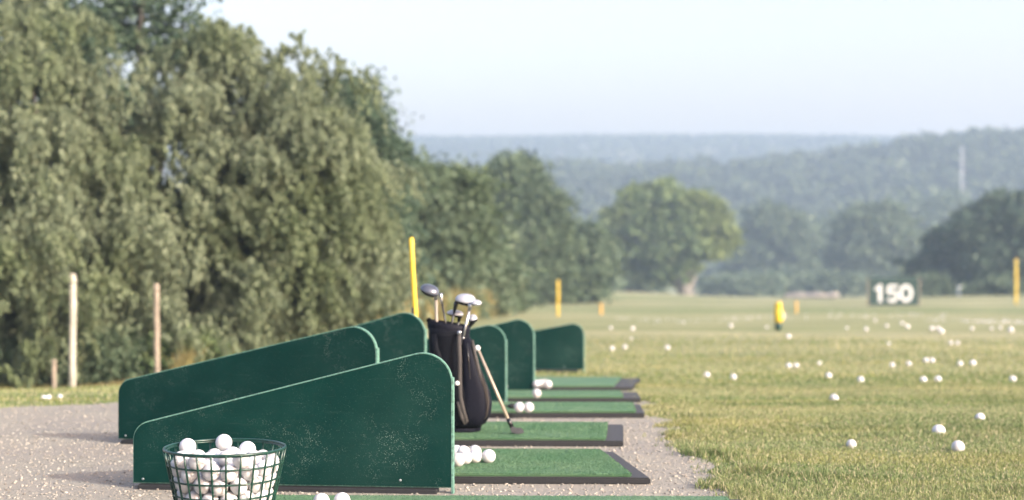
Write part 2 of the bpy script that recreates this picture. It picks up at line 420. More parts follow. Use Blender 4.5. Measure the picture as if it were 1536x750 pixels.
# ------------------------------------------------------------------ dividers
def divider(px0, pxr, dl, dr, zl, hl, hr, label, fl=.055, fr=.085, strip=True):
    """board seen between photo columns px0 and pxr; dl, dr depth of its ends; hl, hr corner heights"""
    A = Vector(((px0-CX)/F*dl, dl, 0)); B = Vector(((pxr-CX)/F*dr, dr, 0))
    L = (B-A).length; ang = math.atan2(B.y-A.y, B.x-A.x)
    zA = float(zg(A.x, A.y)); zB = float(zg(B.x, B.y))
    root = empty('bay_divider', (A.x, A.y, zA+zl), ang)
    tag(root, label, 'divider', 'green dividers between the mats')
    tilt = zB-zA
    foot = .020
    def zb(s): return tilt*s/L
    # outline with rounded upper corners
    TL = Vector((0, hl)); TR = Vector((L, hr+tilt)); slope = (TR-TL).normalized()
    pts = [Vector((0, foot)), ]
    def fillet(p, dir_in, dir_out, r, n=9):
        # dir_in points from p back along the incoming edge, dir_out along the outgoing
        ang_ = dir_in.angle(dir_out); t = r/math.tan(ang_/2)
        a = p+dir_in*t; c_dir = (dir_in+dir_out).normalized(); c = p+c_dir*(r/math.sin(ang_/2)); b_ = p+dir_out*t
        va, vb = a-c, b_-c
        a0 = math.atan2(va.y, va.x); a1 = math.atan2(vb.y, vb.x)
        dd = (a1-a0+math.pi) % (2*math.pi)-math.pi
        return [c+Vector((math.cos(a0+dd*k/n), math.sin(a0+dd*k/n)))*r for k in range(n+1)]
    pts += fillet(TL, Vector((0, -1)), slope, fl)
    pts += fillet(TR, -slope, Vector((0, -1)), fr, 12)
    pts += [Vector((L, tilt+(foot)))]
    T = .021
    bm = bmesh.new()
    front = [bm.verts.new((p.x, -T/2, p.y)) for p in pts]
    f = bm.faces.new(front)
    r = bmesh.ops.extrude_face_region(bm, geom=[f])
    for v_ in r['geom']:
        if isinstance(v_, bmesh.types.BMVert): v_.co.y = T/2
    bmesh.ops.recalc_face_normals(bm, faces=bm.faces)
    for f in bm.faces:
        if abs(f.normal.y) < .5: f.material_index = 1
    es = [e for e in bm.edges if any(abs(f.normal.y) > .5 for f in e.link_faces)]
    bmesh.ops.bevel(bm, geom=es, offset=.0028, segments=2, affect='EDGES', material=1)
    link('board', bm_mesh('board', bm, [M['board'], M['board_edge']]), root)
    # rubber foot rail under the board
    bm = bmesh.new()
    box(bm, (L/2-.012, .0, (foot-.002)/2+tilt/2-.001), (L-.06, .05, foot-.001), 0, Matrix.Rotation(-math.atan2(tilt, L), 3, 'Y'), .003)
    link('foot_rail', bm_mesh('foot_rail', bm, M['rubber']), root)
    # end post that runs down to the ground
    if strip:
        bm = bmesh.new()
        z0, z1 = tilt-.004, tilt+hr-fr-.01
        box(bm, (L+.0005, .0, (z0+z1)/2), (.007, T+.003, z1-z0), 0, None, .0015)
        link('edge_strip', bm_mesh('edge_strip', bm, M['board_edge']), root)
        for s, zz in ((.02, .012+foot), (L*.83, .02+foot), (.13*L, .05)):
            bm = bmesh.new(); bmesh.ops.create_uvsphere(bm, u_segments=12, v_segments=6, radius=.0035)
            for v_ in bm.verts: v_.co = Vector((v_.co.x+s+.01, v_.co.y*.35-T/2-.0003, v_.co.z+zz+zb(s)))
            link('screw', bm_mesh('screw', bm, M['steel'], True), root)
    return root
divider(201, 679, 4.64, 4.55, 0, .188, .428, 'nearest sloping green board divider, scuffed, standing behind the ball basket', .055, .085)
divider(179, 566, 5.66, 5.42, 0, .222, .450, 'second sloping green board divider, longest visible top edge, just behind the scuffed nearest one', .055, .085)
divider(300, 638, 6.58, 6.45, 0, .200, .470, 'green board divider just left of the golf bag, mostly hidden by the two nearest', .055, .085)
divider(480, 759, 7.62, 7.50, 0, .190, .395, 'green board divider directly right of the black golf bag', .055, .080)
divider(555, 801, 8.62, 8.50, 0, .20, .420, 'tall green board divider seen second from the right end of the row', .055, .085)
divider(690, 876, 11.0, 10.9, 0, .19, .350, 'farthest green board divider at the right end of the row', .055, .075)

# ------------------------------------------------------------------ mats
def mat(fl, fr, br, bl, label, strip_w=.055, blades_n=0, hgt=.030):
    """corners as (x, depth): front left, front right, back right, back left"""
    root = empty('hitting_mat', (fr[0], fr[1], float(zg(*fr))))
    tag(root, label, 'mat', 'green hitting mats')
    o = root.location.copy()
    def lerp(a, b_, t): return (a[0]+(b_[0]-a[0])*t, a[1]+(b_[1]-a[1])*t)
    def zp(p, l): return Vector((p[0], p[1], float(zg(*p))+l))-o
    # rubber tray: lofted slab following the ground
    def slab(name, q, z0, z1, material, inset=0., top_mat=None):
        n = 10; bm = bmesh.new(); top = []; bot = []
        FL, FR, BR, BL = q
        for j in range(2):
            rowt, rowb = [], []
            for i in range(n+1):
                p = lerp(lerp(FL, FR, i/n), lerp(BL, BR, i/n), j)
                rowt.append(bm.verts.new(zp(p, z1))); rowb.append(bm.verts.new(zp(p, z0)))
            top.append(rowt); bot.append(rowb)
        for i in range(n):
            f = bm.faces.new((top[0][i], top[0][i+1], top[1][i+1], top[1][i])); f.material_index = 1 if top_mat else 0
            bm.faces.new((bot[0][i], bot[0][i+1], bot[1][i+1], bot[1][i]))
            bm.faces.new((bot[0][i], bot[0][i+1], top[0][i+1], top[0][i]))
            bm.faces.new((bot[1][i], bot[1][i+1], top[1][i+1], top[1][i]))
        for i in (0, n): bm.faces.new((bot[0][i], bot[1][i], top[1][i], top[0][i]))
        bmesh.ops.recalc_face_normals(bm, faces=bm.faces)
        es = [e for e in bm.edges if len(e.link_faces) == 2 and e.calc_face_angle(0) > .6]
        bmesh.ops.bevel(bm, geom=es, offset=.004, segments=2, affect='EDGES')
        return link(name, bm_mesh(name, bm, [material]+([top_mat] if top_mat else [])), root)
    slab('rubber_tray', (fl, fr, br, bl), 0.003, hgt-.006, M['rubber'], top_mat=M['rubber_top'])
    L = math.hypot(fr[0]-fl[0], fr[1]-fl[1]); D = math.hypot(br[0]-fr[0], br[1]-fr[1])
    t = 1-strip_w/L; e = .010/D
    q = [lerp(lerp(fl, fr, u), lerp(bl, br, u), w) for u, w in ((.01, e), (t, e), (t, 1-e), (.01, 1-e))]
    tf = slab('turf', tuple(q), hgt-.0055, hgt+.004, M['turf'])
    if blades_n:
        u = rs.uniform(0, 1, blades_n); w = rs.uniform(0, 1, blades_n)
        fx = (q[0][0]*(1-u)+q[1][0]*u)*(1-w)+(q[3][0]*(1-u)+q[2][0]*u)*w
        fy = (q[0][1]*(1-u)+q[1][1]*u)*(1-w)+(q[3][1]*(1-u)+q[2][1]*u)*w
        keep = in_view(fx, fy, 20); fx, fy = fx[keep], fy[keep]
        V_, F_, C_ = blades(fx, fy, rs.uniform(.002, .0042, len(fx)), .0016, rs.uniform(.3, 1., len(fx)), hgt+.003)
        V_ = V_-np.array(o)
        link('turf_pile', mesh_np('turf_pile', V_, F_, C_, [M['turf']]), root)
    return root
def gx(px, d): return (px-CX)/F*d
mat((-.66, 3.55), (.68, 3.55), (gx(1112, 4.31), 4.31), (-.66, 4.33), 'nearest green turf hitting mat along the bottom edge of the picture', .045, 42000, .034)
mat((-.50, 4.72), (gx(976, 4.70), 4.70), (gx(922, 5.24), 5.27), (-.50, 5.29), 'green turf mat holding a cluster of balls beside the nearest divider', .052, 60000)
mat((-.62, 5.57), (gx(935, 5.55), 5.55), (gx(935, 6.1), 6.10), (-.55, 6.12), 'green turf mat with the black golf bag standing on it', .060, 40000)
mat((-.62, 6.60), (gx(967, 6.60), 6.60), (gx(962, 7.1), 7.15), (-.55, 7.18), 'green turf mat with two balls, third beyond the nearest divider', .035, 20000)
mat((-.45, 7.60), (gx(962, 7.62), 7.62), (gx(957, 8.2), 8.22), (-.45, 8.22), 'narrow green turf mat fourth beyond the nearest divider', .085, 14000)
mat((-.35, 8.72), (gx(948, 8.75), 8.75), (gx(968, 9.4), 9.75), (-.35, 9.85), 'farthest green turf mat with a tapering right corner', .10, 8000)

# ------------------------------------------------------------------ golf balls
BR_ = .02135
bm = bmesh.new(); bmesh.ops.create_icosphere(bm, subdivisions=4, radius=BR_)
BALL = bm_mesh('golf_ball', bm, M['ball'], True)
def ball(loc, label, group, r=1.):
    o = link('golf_ball', BALL, None, loc)
    o.rotation_euler = (rs.uniform(0, 6), rs.uniform(0, 6), rs.uniform(0, 6))
    if r != 1.: o.scale = (r, r, r)
    tag(o, label, 'golf ball', group)
    return o
def gball(px, py, label, group, lift=0., r=1.):
    """ball whose centre is seen at px,py, resting on the ground (or on a mat, lift)"""
    p = G(px, py, lift+BR_*(.92 if lift else .70)*r); return ball(p, label, group, r)
MATTOP = .034
g = 'balls lying on the hitting mats'
gball(482, 753, 'left one of two white balls on the nearest mat right of the basket', g, .040)
gball(513, 752, 'right one of two white balls on the nearest mat right of the basket', g, .040)
for px, py, lab in [(685, 678, 'ball half hidden by the divider edge, back of the cluster on the second mat'), (687, 690, 'ball half hidden by the divider edge, front of the cluster on the second mat'),
                    (698, 687, 'ball in the front middle of the cluster on the second mat'), (695, 679, 'ball at the back left of the cluster on the second mat'),
                    (713, 685, 'second ball from the right in the cluster on the second mat'), (712, 678, 'ball at the back right of the cluster on the second mat'),
                    (733, 685, 'ball lying by itself right of the cluster on the second mat'),
                    (779, 611, 'left one of two balls on the mat beyond the golf bag'), (793, 611, 'right one of two balls on the mat beyond the golf bag'),
                    (805, 590, 'single ball at the foot of the second divider from the right'),
                    (805, 576, 'leftmost ball of the small row by the farthest divider'), (811, 575, 'second ball from the left in the row by the farthest divider'),
                    (817, 575, 'third ball from the left in the row by the farthest divider'), (822, 576.5, 'rightmost ball of the small row by the farthest divider')]:
    gball(px, py, lab, g, MATTOP)

g = 'balls scattered over the grass'
field = [(1277, 667, .82, 'lone ball on the near grass, nearest to the gravel'), (1437, 671, 1.05, 'ball low at the right, nearest of all on the grass'),
         (1408, 647, 1.15, 'large looking ball on the right grass just above the lowest one'), (1470, 627, .92, 'ball near the right border above the large looking one'),
         (1251, 598, 1.05, 'lone ball on the grass beneath the row of two'), (1060, 563, 1, 'left ball of the two right of the farthest mat'),
         (1100, 566, 1, 'right ball of the two right of the farthest mat'), (1243, 564, 1, 'ball just left above the middle of the grass row'),
         (1291, 570, 1, 'ball right below the one in the middle of the grass row'), (1385, 570, 1, 'left ball of the close pair at right middle'),
         (1407, 569, 1, 'right ball of the close pair at right middle'), (1519, 569, 1, 'ball closest to the right border of the picture'),
         (1183, 549, 1, 'left ball of the touching pair below the yellow marker post'), (1194, 549, 1, 'right ball of the touching pair below the yellow marker post'),
         (1338, 548, .95, 'left ball in the upper row of the right grass'), (1363, 546, 1, 'second ball in the upper row of the right grass'),
         (1389, 541, 1, 'left ball of the touching pair below the 150 sign'), (1398, 541, 1, 'right ball of the touching pair below the 150 sign'),
         (1440, 546, 1, 'left ball of the pair right of the touching balls'), (1459, 545, 1.1, 'right ball of the pair right of the touching balls'),
         (1229, 545, .7, 'faint small ball between the touching pairs'),
         (918, 523, 1.05, 'left ball of the pair right of the farthest divider'), (937, 521, 1.05, 'right ball of the pair right of the farthest divider'),
         (1001, 522, 1.05, 'single ball beyond the pair right of the farthest divider'), (1183, 505, 1.1, 'ball just below right of the yellow marker post'),
         (916, 492, .9, 'faint ball above the pair right of the farthest divider'), (949, 493, 1.1, 'brighter far ball above the pair right of the farthest divider'),
         (947, 508, .7, 'dim ball between the far pair and the brighter one'),
         (1096, 489, 1.3, 'bright blurred ball left of the yellow marker post'), (1150, 491, .9, 'faint ball directly left of the yellow marker post'),
         (1299, 494, 1.2, 'blurred ball below left of the 150 sign'), (1270, 492, .8, 'faint ball left of the blurred one below the sign'),
         (1313, 481, 1.2, 'ball just below the left corner of the 150 sign'), (1330, 489, 1.1, 'ball under the middle of the 150 sign'),
         (1353, 485, 1.3, 'upper ball of the two under the right half of the sign'), (1361, 490, 1.3, 'lower ball of the two under the right half of the sign'),
         (1398, 493, 1.3, 'left ball of the far trio right below the sign'), (1407, 493, 1.3, 'middle ball of the far trio right below the sign'),
         (1412, 497, 1.4, 'right ball of the far trio right below the sign'), (1333, 516, .8, 'very faint ball in the pale mown band'),
         (1426, 515, 1, 'left one of two faint balls in the pale mown band at right'), (1436, 515, 1, 'right one of two faint balls in the pale mown band at right'),
         (1516, 495, 1.5, 'bright far ball near the right border'), (1458, 493, 1., 'faint far ball left of the dense white line'),
         (1487, 493, 1., 'faint far ball under the dense white line'), (1500, 492, 1., 'faint far ball next to the bright one at right')]
for px, py, r, lab in field: gball(px, py, lab, g, 0, r)
for px, py, r, lab in [(66, 597, .65, 'leftmost small ball on the grass left of the dividers'), (73, 596.5, .65, 'middle small ball on the grass left of the dividers'), (90, 595.5, .65, 'rightmost small ball on the grass left of the dividers')]:
    gball(px, py, lab, g, 0, r)
for i in range(120):     # dense far line at right
    t = rs.uniform(0, 1)**.6
    px = 1385+175*t; py = 479.5+4*t+rs.normal(0, 1.3)*(.4+t)
    gball(px, py, 'white ball in the dense far line of balls at the right', 'dense far line of balls', 0, .46)
for i in range(70):      # thin line across the middle
    px = rs.uniform(925, 1190); py = 478.5+3*math.sin(px*.02)+rs.normal(0, 1.2)
    gball(px, py, 'tiny pale ball in the thin line across the far field', 'thin far line of balls', 0, .5)
for i in range(30):
    px = rs.uniform(1200, 1420); py = 473+rs.normal(0, 3)
    gball(px, py, 'tiny pale ball lying near the 150 sign', 'tiny far balls near the sign', 0, .7)

# ------------------------------------------------------------------ wire basket
BC = Vector(((337.5-CX)/F*3.98, 3.98, 0)); BH = .213
def brad(z): return .105+(.1485-.105)*(z/BH)
root = empty('ball_basket', (BC.x, BC.y, .0345))
BC.z = .0345; BH = .178
def brad(z): return .1105+(.1485-.1105)*(z/BH)
tag(root, 'dark green wire basket full of white golf balls, in front of the nearest divider', 'basket')
def ringpts(r, z, n=72): return [(r*math.cos(2*math.pi*k/n), r*math.sin(2*math.pi*k/n), z) for k in range(n)]
bm = bmesh.new(); sweep(bm, ringpts(brad(BH), BH), .0034, 8, closed=True)
link('rim', bm_mesh('rim', bm, M['wire'], True), root)
bm = bmesh.new(); sweep(bm, ringpts(brad(BH)-.0045, BH-.004), .0019, 8, closed=True)
link('inner_rim', bm_mesh('inner_rim', bm, M['wire'], True), root)
for k, z in enumerate((BH-.037, BH-.074, BH-.111, BH-.146)):
    bm = bmesh.new(); sweep(bm, ringpts(brad(z), z), .0025, 8, closed=True)
    link('hoop', bm_mesh('hoop', bm, M['wire'], True), root)
for k in range(26):
    a = 2*math.pi*(k+.3)/26
    bm = bmesh.new()
    pts = [(math.cos(a)*(brad(z)+.0016), math.sin(a)*(brad(z)+.0016), z) for z in np.linspace(BH-.001, .004, 6)]
    pts.append((math.cos(a)*.10, math.sin(a)*.10, .0022)); pts.append((math.cos(a)*.02, math.sin(a)*.02, .0022))
    sweep(bm, pts, .0026, 7)
    link('upright_wire', bm_mesh('upright_wire', bm, M['wire'], True), root)
bm = bmesh.new(); sweep(bm, ringpts(brad(0), .0025), .0025, 8, closed=True); sweep(bm, ringpts(.055, .004, 40), .0018, 8, closed=True)
link('base_ring', bm_mesh('base_ring', bm, M['wire'], True), root)
# settle the balls inside
NB = 110; r2 = np.random.RandomState(5)
pos = np.stack([r2.uniform(-.06, .06, NB), r2.uniform(-.06, .06, NB), np.linspace(.03, .50, NB)], -1)
vel = np.zeros_like(pos); Dm = 2*BR_*1.004
for it in range(900):
    vel[:, 2] -= .0004; old = pos.copy(); pos = pos+vel*.96
    for s_ in range(4):
        dv = pos[:, None]-pos[None]; dist = np.sqrt((dv**2).sum(-1))+1e-9
        ov = np.clip(Dm-dist, 0, None); np.fill_diagonal(ov, 0)
        pos = pos+(dv/dist[..., None]*ov[..., None]*.42).sum(1)
        rr = np.hypot(pos[:, 0], pos[:, 1])+1e-9; lim = brad(np.clip(pos[:, 2], 0, .5))-BR_-.003
        k_ = np.minimum(1, lim/rr); pos[:, 0] *= k_; pos[:, 1] *= k_
        pos[:, 2] = np.maximum(pos[:, 2], BR_+.005)
    vel = (pos-old)*.9
order = np.argsort(-pos[:, 2])
tops = {}
for rank, i in enumerate(order):
    p = pos[i]
    lab = 'white golf ball in the heap inside the green wire basket'
    if rank == 0: lab = 'topmost white ball of the heap in the wire basket'
    ball(BC+Vector(p), lab, 'balls heaped in the wire basket')

# ------------------------------------------------------------------ golf bag
BD = 5.78
def Q(px, py, dd=0.): return P(px, py, BD+dd)
bz = float(zg(gx(690, BD), BD))+.034
bag = empty('golf_bag', (gx(688, BD), BD, bz))
tag(bag, 'black golf bag full of clubs standing on a mat between the dividers', 'golf bag')
bo = bag.location.copy()
S = BD/F
prof = [  # (row, left column, right column, depth ratio)
    (649, 652, 720, .80), (640, 650, 722, .80), (632, 649, 725, .82), (615, 647, 729, .80), (590, 646, 727, .78), (560, 645, 720, .76),
    (530, 644, 712, .76), (505, 643, 706, .78), (494, 643, 703, .80)]
def ell(cx_, cy_, rx, ry, tiltz=0., n=28, sq=.0):
    out = []
    for k in range(n):
        a = 2*math.pi*k/n; x = math.cos(a); y = math.sin(a)
        m_ = 1+sq*(abs(math.sin(2*a)))
        out.append((x*rx*m_, y*ry*m_, x*tiltz))
    return out
bm = bmesh.new(); rings = []
for row, l, r_, dr in prof:
    c = Q((l+r_)/2, row)-bo; rx = (r_-l)/2*S; c.y = 0
    t = .0 if row > 560 else -.010*(560-row)/66
    rings.append([(c.x+x, y, c.z+z) for x, y, z in ell(0, 0, rx, rx*dr, t, sq=.06)])
rings[0] = [(x, y, max(z, .02)) for x, y, z in rings[0]]
loft(bm, rings)
link('body', bm_mesh('body', bm, M['nylon']), bag)
# top collar: thick open ring
bm = bmesh.new(); cc = Q(673, 492)-bo
R0 = [(cc.x+x, y, cc.z+z) for x, y, z in ell(0, 0, 31.5*S, 24*S, -.011)]
def shift(r, dz, k): return [((x-cc.x)*k+cc.x, y*k, z+dz) for x, y, z in r]
loft(bm, [shift(R0, -.012, 1.0), shift(R0, .006, 1.03), shift(R0, .018, 1.01), shift(R0, .020, .95), shift(R0, .010, .90), shift(R0, -.02, .88)], caps=False)
link('collar', bm_mesh('collar', bm, M['nylon_blue']), bag)
# divider bars in the mouth
bm = bmesh.new()
sweep(bm, [(cc.x-.065, 0, cc.z+.008), (cc.x+.062, 0, cc.z+.0)], .004, 8)
sweep(bm, [(cc.x-.01, -.048, cc.z+.004), (cc.x-.01, .048, cc.z+.004)], .004, 8)
link('club_divider', bm_mesh('club_divider', bm, M['nylon'], True), bag)
# moulded base
bm = bmesh.new(); c0 = Q(686, 650)-bo
rg = []
for z_, k in ((.0, .96), (.004, 1.0), (.020, 1.0), (.026, .95), (.028, .85)):
    rg.append([(c0.x+x*k, y*k, z_) for x, y, z in ell(0, 0, 35.5*S, 29*S, 0, sq=.06)])
loft(bm, rg); link('base', bm_mesh('base', bm, M['nylon_blue']), bag)
# big side pocket bulging to the right and front
def pocket(name, path, mat_, ry, front):
    bm = bmesh.new(); rg = []
    for row, l, r_, k in path:
        c = Q((l+r_)/2, row)-bo; rx = (r_-l)/2*S
        rg.append([(c.x+x, front+y*k, c.z) for x, y, z in ell(0, 0, rx, ry, 0, sq=.1)])
    loft(bm, rg); return link(name, bm_mesh(name, bm, mat_), bag)
pk = pocket('side_pocket', [(638, 700, 718, .5), (633, 692, 728, .85), (620, 688, 736, 1), (605, 688, 738, 1), (588, 689, 735, 1), (565, 690, 726, .95), (540, 691, 717, .9), (518, 692, 711, .75), (506, 694, 706, .4)], M['nylon_blue'], .050, -.030)
# piping and zip along the pocket
bm = bmesh.new()
sweep(bm, [Q(px, py)-bo+Vector((0, -.066, 0)) for px, py in ((709, 508), (713, 530), (719, 556), (727, 580), (730, 600), (728, 618), (718, 632))], [.004, .006, .008, .010, .010, .010, .006], 8, flat=(1.2, .6))
link('pocket_trim', bm_mesh('pocket_trim', bm, M['trim'], True), pk)
bm = bmesh.new()
sweep(bm, [Q(px, py)-bo+Vector((0, -.076, 0)) for px, py in ((702, 512), (704, 540), (706, 565), (708, 590), (706, 615))], .0022, 6)
link('zip', bm_mesh('zip', bm, M['black_gloss'], True), pk)
# carrying strap hanging down the front
bm = bmesh.new()
sweep(bm, [Q(px, py)-bo+Vector((0, yo, 0)) for px, py, yo in ((690, 496, -.062), (690, 510, -.080), (691, 540, -.086), (691, 570, -.090), (692, 592, -.092), (696, 610, -.092), (701, 628, -.088), (699, 631, -.086), (694, 622, -.090), (690, 606, -.090), (689, 598, -.088))],
      .0068, 8, flat=(1., .3))
link('strap', bm_mesh('strap', bm, M['web'], True), bag)
bm = bmesh.new()
sweep(bm, [Q(px, py)-bo+Vector((0, yo, 0)) for px, py, yo in ((652, 500, -.055), (655, 520, -.075), (664, 545, -.085), (672, 575, -.085))], .010, 8, flat=(1., .35))
link('shoulder_strap', bm_mesh('shoulder_strap', bm, M['nylon'], True), bag)
for px, py, yo, r_ in ((690, 497, -.073, .0075), (687, 571, -.094, .0082), (696, 505, -.068, .004)):
    bm = bmesh.new(); bmesh.ops.create_uvsphere(bm, u_segments=16, v_segments=10, radius=r_)
    c = Q(px, py)-bo
    for v_ in bm.verts: v_.co = Vector((v_.co.x, v_.co.y*.5, v_.co.z))+Vector((c.x, yo, c.z))
    link('buckle', bm_mesh('buckle', bm, M['white_plastic'] if r_ > .008 else M['steel'], True), bag)
bm = bmesh.new()
sweep(bm, [(cc.x-.075, -.02, cc.z+.028), (cc.x-.069, -.026, cc.z+.034), (cc.x-.060, -.024, cc.z+.028), (cc.x-.060, -.02, cc.z+.015)], .0065, 8)
link('grab_handle', bm_mesh('grab_handle', bm, M['nylon'], True), bag)

def wood_head(name, c, L, Dp, Hh, ang, roll, mats, parent, depth_dir=-1):
    """club head: rounded crown, flat sole, long axis turned by ang in the picture plane"""
    bm = bmesh.new(); bmesh.ops.create_uvsphere(bm, u_segments=28, v_segments=16, radius=1.)
    for v_ in bm.verts:
        x, y, z = v_.co
        x2 = x*(1-.22*(x > 0)*x)            # heel narrower
        if z < 0: z = -min(1, abs(z)*1.25)*.62
        y2 = y*(1-.12*x)
        v_.co = Vector((x2*L/2, y2*Dp/2, z*Hh/2))
    for f in bm.faces:
        cz = f.calc_center_median().z
        f.material_index = 0 if cz > -.02*Hh else 1; f.smooth = True
    R = Matrix.Rotation(-ang, 3, 'Y') @ Matrix.Rotation(roll, 3, 'X')
    for v_ in bm.verts: v_.co = R @ v_.co + c
    return link(name, bm_mesh(name, bm, mats), parent)
def club(label, top, bot, dd, shaft_mat, rad, head=None, hosel=None, group='clubs standing in the golf bag'):
    """top/bot photo positions of the visible shaft; the shaft carries on down into the bag"""
    A = Q(*top, dd); B = Q(*bot, dd); dirv = (B-A).normalized(); E = A+dirv*.34
    E.x = max(min(E.x, bo.x+.03), bo.x-.05); E.y = BD+dd*.3
    root = empty('golf_club', E); tag(root, label, 'golf club', group); o = E
    bm = bmesh.new(); sweep(bm, [A-o, B-o, (0, 0, 0)], [rad, rad*.95, rad*.8], 12)
    link('shaft', bm_mesh('shaft', bm, shaft_mat, True), root)
    bm = bmesh.new(); k = (o-B).normalized()
    sweep(bm, [-k*.11, Vector((0, 0, 0))], [.004, .006], 10); link('grip', bm_mesh('grip', bm, M['rubber'], True), root)
    if hosel is not None:
        bm = bmesh.new(); H0 = Q(*hosel, dd)
        sweep(bm, [A+dirv*.012-o, A-o, (A*.4+H0*.6)-o, H0-o], [rad*1.15, rad*1.5, rad*2.0, rad*1.8], 12)
        link('hosel', bm_mesh('hosel', bm, M['steel'] if shaft_mat is not M['shaft_black'] or head[-1] == 's' else M['black_gloss'], True), root)
    if head is not None:
        (hx, hy, Lp, Dp, Hp, ang, roll, top_m, low_m, *_) = head
        wood_head('head', Q(hx, hy, dd)-o, Lp*S, Dp*S, Hp*S, ang, roll, [M[top_m], M[low_m]], root)
    return root
R_ = math.radians
club('driver with large grey head pointing left at the left of the bag', (662, 451), (669, 486), -.015, M['shaft_black'], .0036, (646, 437, 33, 26, 19, R_(-22), R_(18), 'crown_grey', 'black_gloss', 's'), (661, 440))
club('club with a tan shaft rising straight behind the leftmost driver head', (654, 445), (655, 486), .02, M['shaft_tan'], .0058, (650, 440, 17, 14, 9, R_(-18), R_(10), 'crown_grey', 'black_gloss', 'n'), (653, 440))
club('driver with big silver and black head in the middle of the bag', (682, 464), (677, 490), -.01, M['shaft_black'], .0042, (700, 451, 35, 28, 20, R_(-8), R_(12), 'crown_white', 'black_gloss', 'n'), (685, 452))
club('fairway club with white-silver head and light shaft at the right', (705, 462), (697, 496), -.045, M['steel'], .0046, (715, 455, 19, 17, 10, R_(-4), R_(10), 'crown_white', 'steel', 's'), (706, 456))
club('low club with a silver head between the two middle shafts', (689, 478), (686, 492), .02, M['shaft_black'], .0045, (684, 471, 28, 18, 12, R_(-8), R_(10), 'crown_white', 'black_gloss', 'n'), (690, 474))
club('short club with small silver topped black head at the right rim of the bag', (707, 486), (699, 497), .01, M['shaft_black'], .0050, (710, 479, 16, 15, 15, R_(14), R_(8), 'crown_white', 'black_gloss', 'n'), (709, 482))

# iron leaning on the bag
d2 = 5.66
top = P(716.5, 523, 5.72); hz_ = float(zg(gx(768, d2), d2))+MATTOP
low = P(764, 633, d2)
iron = empty('golf_club', (low.x, low.y, hz_)); tag(iron, 'iron with a pale tan shaft leaning against the right side of the bag', 'golf club')
o = iron.location.copy()
bm = bmesh.new(); sweep(bm, [top-o, (top+low)/2-o, low-o], [.0052, .0055, .0064], 12); link('shaft', bm_mesh('shaft', bm, M['shaft_tan'], True), iron)
bm = bmesh.new(); dirv = (low-top).normalized()
sweep(bm, [low-o-dirv*.012, low-o, P(768, 640, d2)-o], [.0068, .0075, .0085], 12); link('hosel', bm_mesh('hosel', bm, M['black_gloss'], True), iron)
bm = bmesh.new()
out = [(763.5, 634), (768, 634.5), (774, 637.5), (781, 637), (785.5, 641.5), (786, 645.5), (775, 647), (767, 644.5)]
for sgn in (0, 1):
    pass
A_ = [bm.verts.new(P(a, b_, d2-.004)-o) for a, b_ in out]; B_ = [bm.verts.new(P(a, b_, d2+.012)-o) for a, b_ in out]
bm.faces.new(A_); bm.faces.new(B_[::-1])
for k in range(len(out)): bm.faces.new((A_[k], A_[(k+1) % 8], B_[(k+1) % 8], B_[k]))
bmesh.ops.recalc_face_normals(bm, faces=bm.faces)
bmesh.ops.bevel(bm, geom=list(bm.edges), offset=.0018, segments=2, affect='EDGES')
mn = min(v_.co.z for v_ in bm.verts)
for v_ in bm.verts: v_.co.z -= mn
link('head', bm_mesh('head', bm, simple('dark_steel', (.085, .09, .10), .45, .5, bmp=0)), iron)
bm = bmesh.new(); bmesh.ops.create_uvsphere(bm, u_segments=16, v_segments=10, radius=.0105)
for v_ in bm.verts: v_.co += top-o-dirv*.002
link('cap', bm_mesh('cap', bm, M['white_plastic'], True), iron)

# black rubber tee lying by the two balls
p = G(767, 613, MATTOP); bm = bmesh.new()
sweep(bm, [(-.018, 0, .010), (.0, 0, .012), (.03, .0, .008)], [.004, .011, .009], 12)
sweep(bm, [(-.018, 0, .012), (-.03, .0, .012)], [.003, .002], 8)
tag(link('rubber_tee', bm_mesh('rubber_tee', bm, M['rubber'], True), None, p), 'small black rubber tee lying left of two balls beyond the bag', 'tee')

# ------------------------------------------------------------------ stakes and posts
def stake(name, px0, py0, px1, d, w, material, label, cat, base_py=None, flat_=None, group=None, clip=False):
    top = P(px0, py0, d); bx = gx(px1, d); bzz = float(zg(bx, d))
    root = empty(name, (bx, d, bzz)); tag(root, label, cat, group)
    bm = bmesh.new()
    t = top-root.location; n = 7
    pts = [Vector((0, 0, -.03))*(1-k/n)+t*(k/n)+Vector((random.uniform(-1, 1)*w*.06, 0, 0)) for k in range(n+1)]
    sweep(bm, pts+[t+t.normalized()*w*.25], [w/2]*(n+1)+[w*.28], 12, flat=flat_)
    link('shaft', bm_mesh('shaft', bm, material, True), root)
    if clip:
        bm = bmesh.new(); c = P(621.5, 466, d)-root.location
        box(bm, (c.x-.006, -.006, c.z), (.012, .03, .034), 0, None, .003)
        link('clip', bm_mesh('clip', bm, M['rubber'], True), root)
    else:
        bm = bmesh.new(); c = t*.93
        sweep(bm, [c, c+t.normalized()*w*.7], [w*.53, w*.53], 12, flat=flat_); link('band', bm_mesh('band', bm, material, True), root)
    return root
stake('marker_stake', 617, 358, 631, 7.25, .023, M['yellow'], 'tall bright yellow stake leaning beside the golf bag', 'stake', clip=True)
stake('wooden_post', 109.5, 413, 109, 12.6, .054, M['wood_pale'], 'tall pale weathered wooden post before the willow', 'post')
stake('wooden_post', 234.5, 427, 235.5, 12.4, .044, M['wood_tan'], 'brown wooden post right of the pale one', 'post')
stake('wooden_post', 81, 541, 81, 11.6, .034, M['wood_tan'], 'short wooden stub left of the pale post', 'post')
stake('marker_stake', 837, 421, 837, 34, .05, M['yellow'], 'yellow stake in the field straight beyond the farthest divider', 'stake')
stake('marker_stake', 901.5, 457, 901.5, 36, .06, M['orange'], 'short orange stake at the left of the field', 'stake')
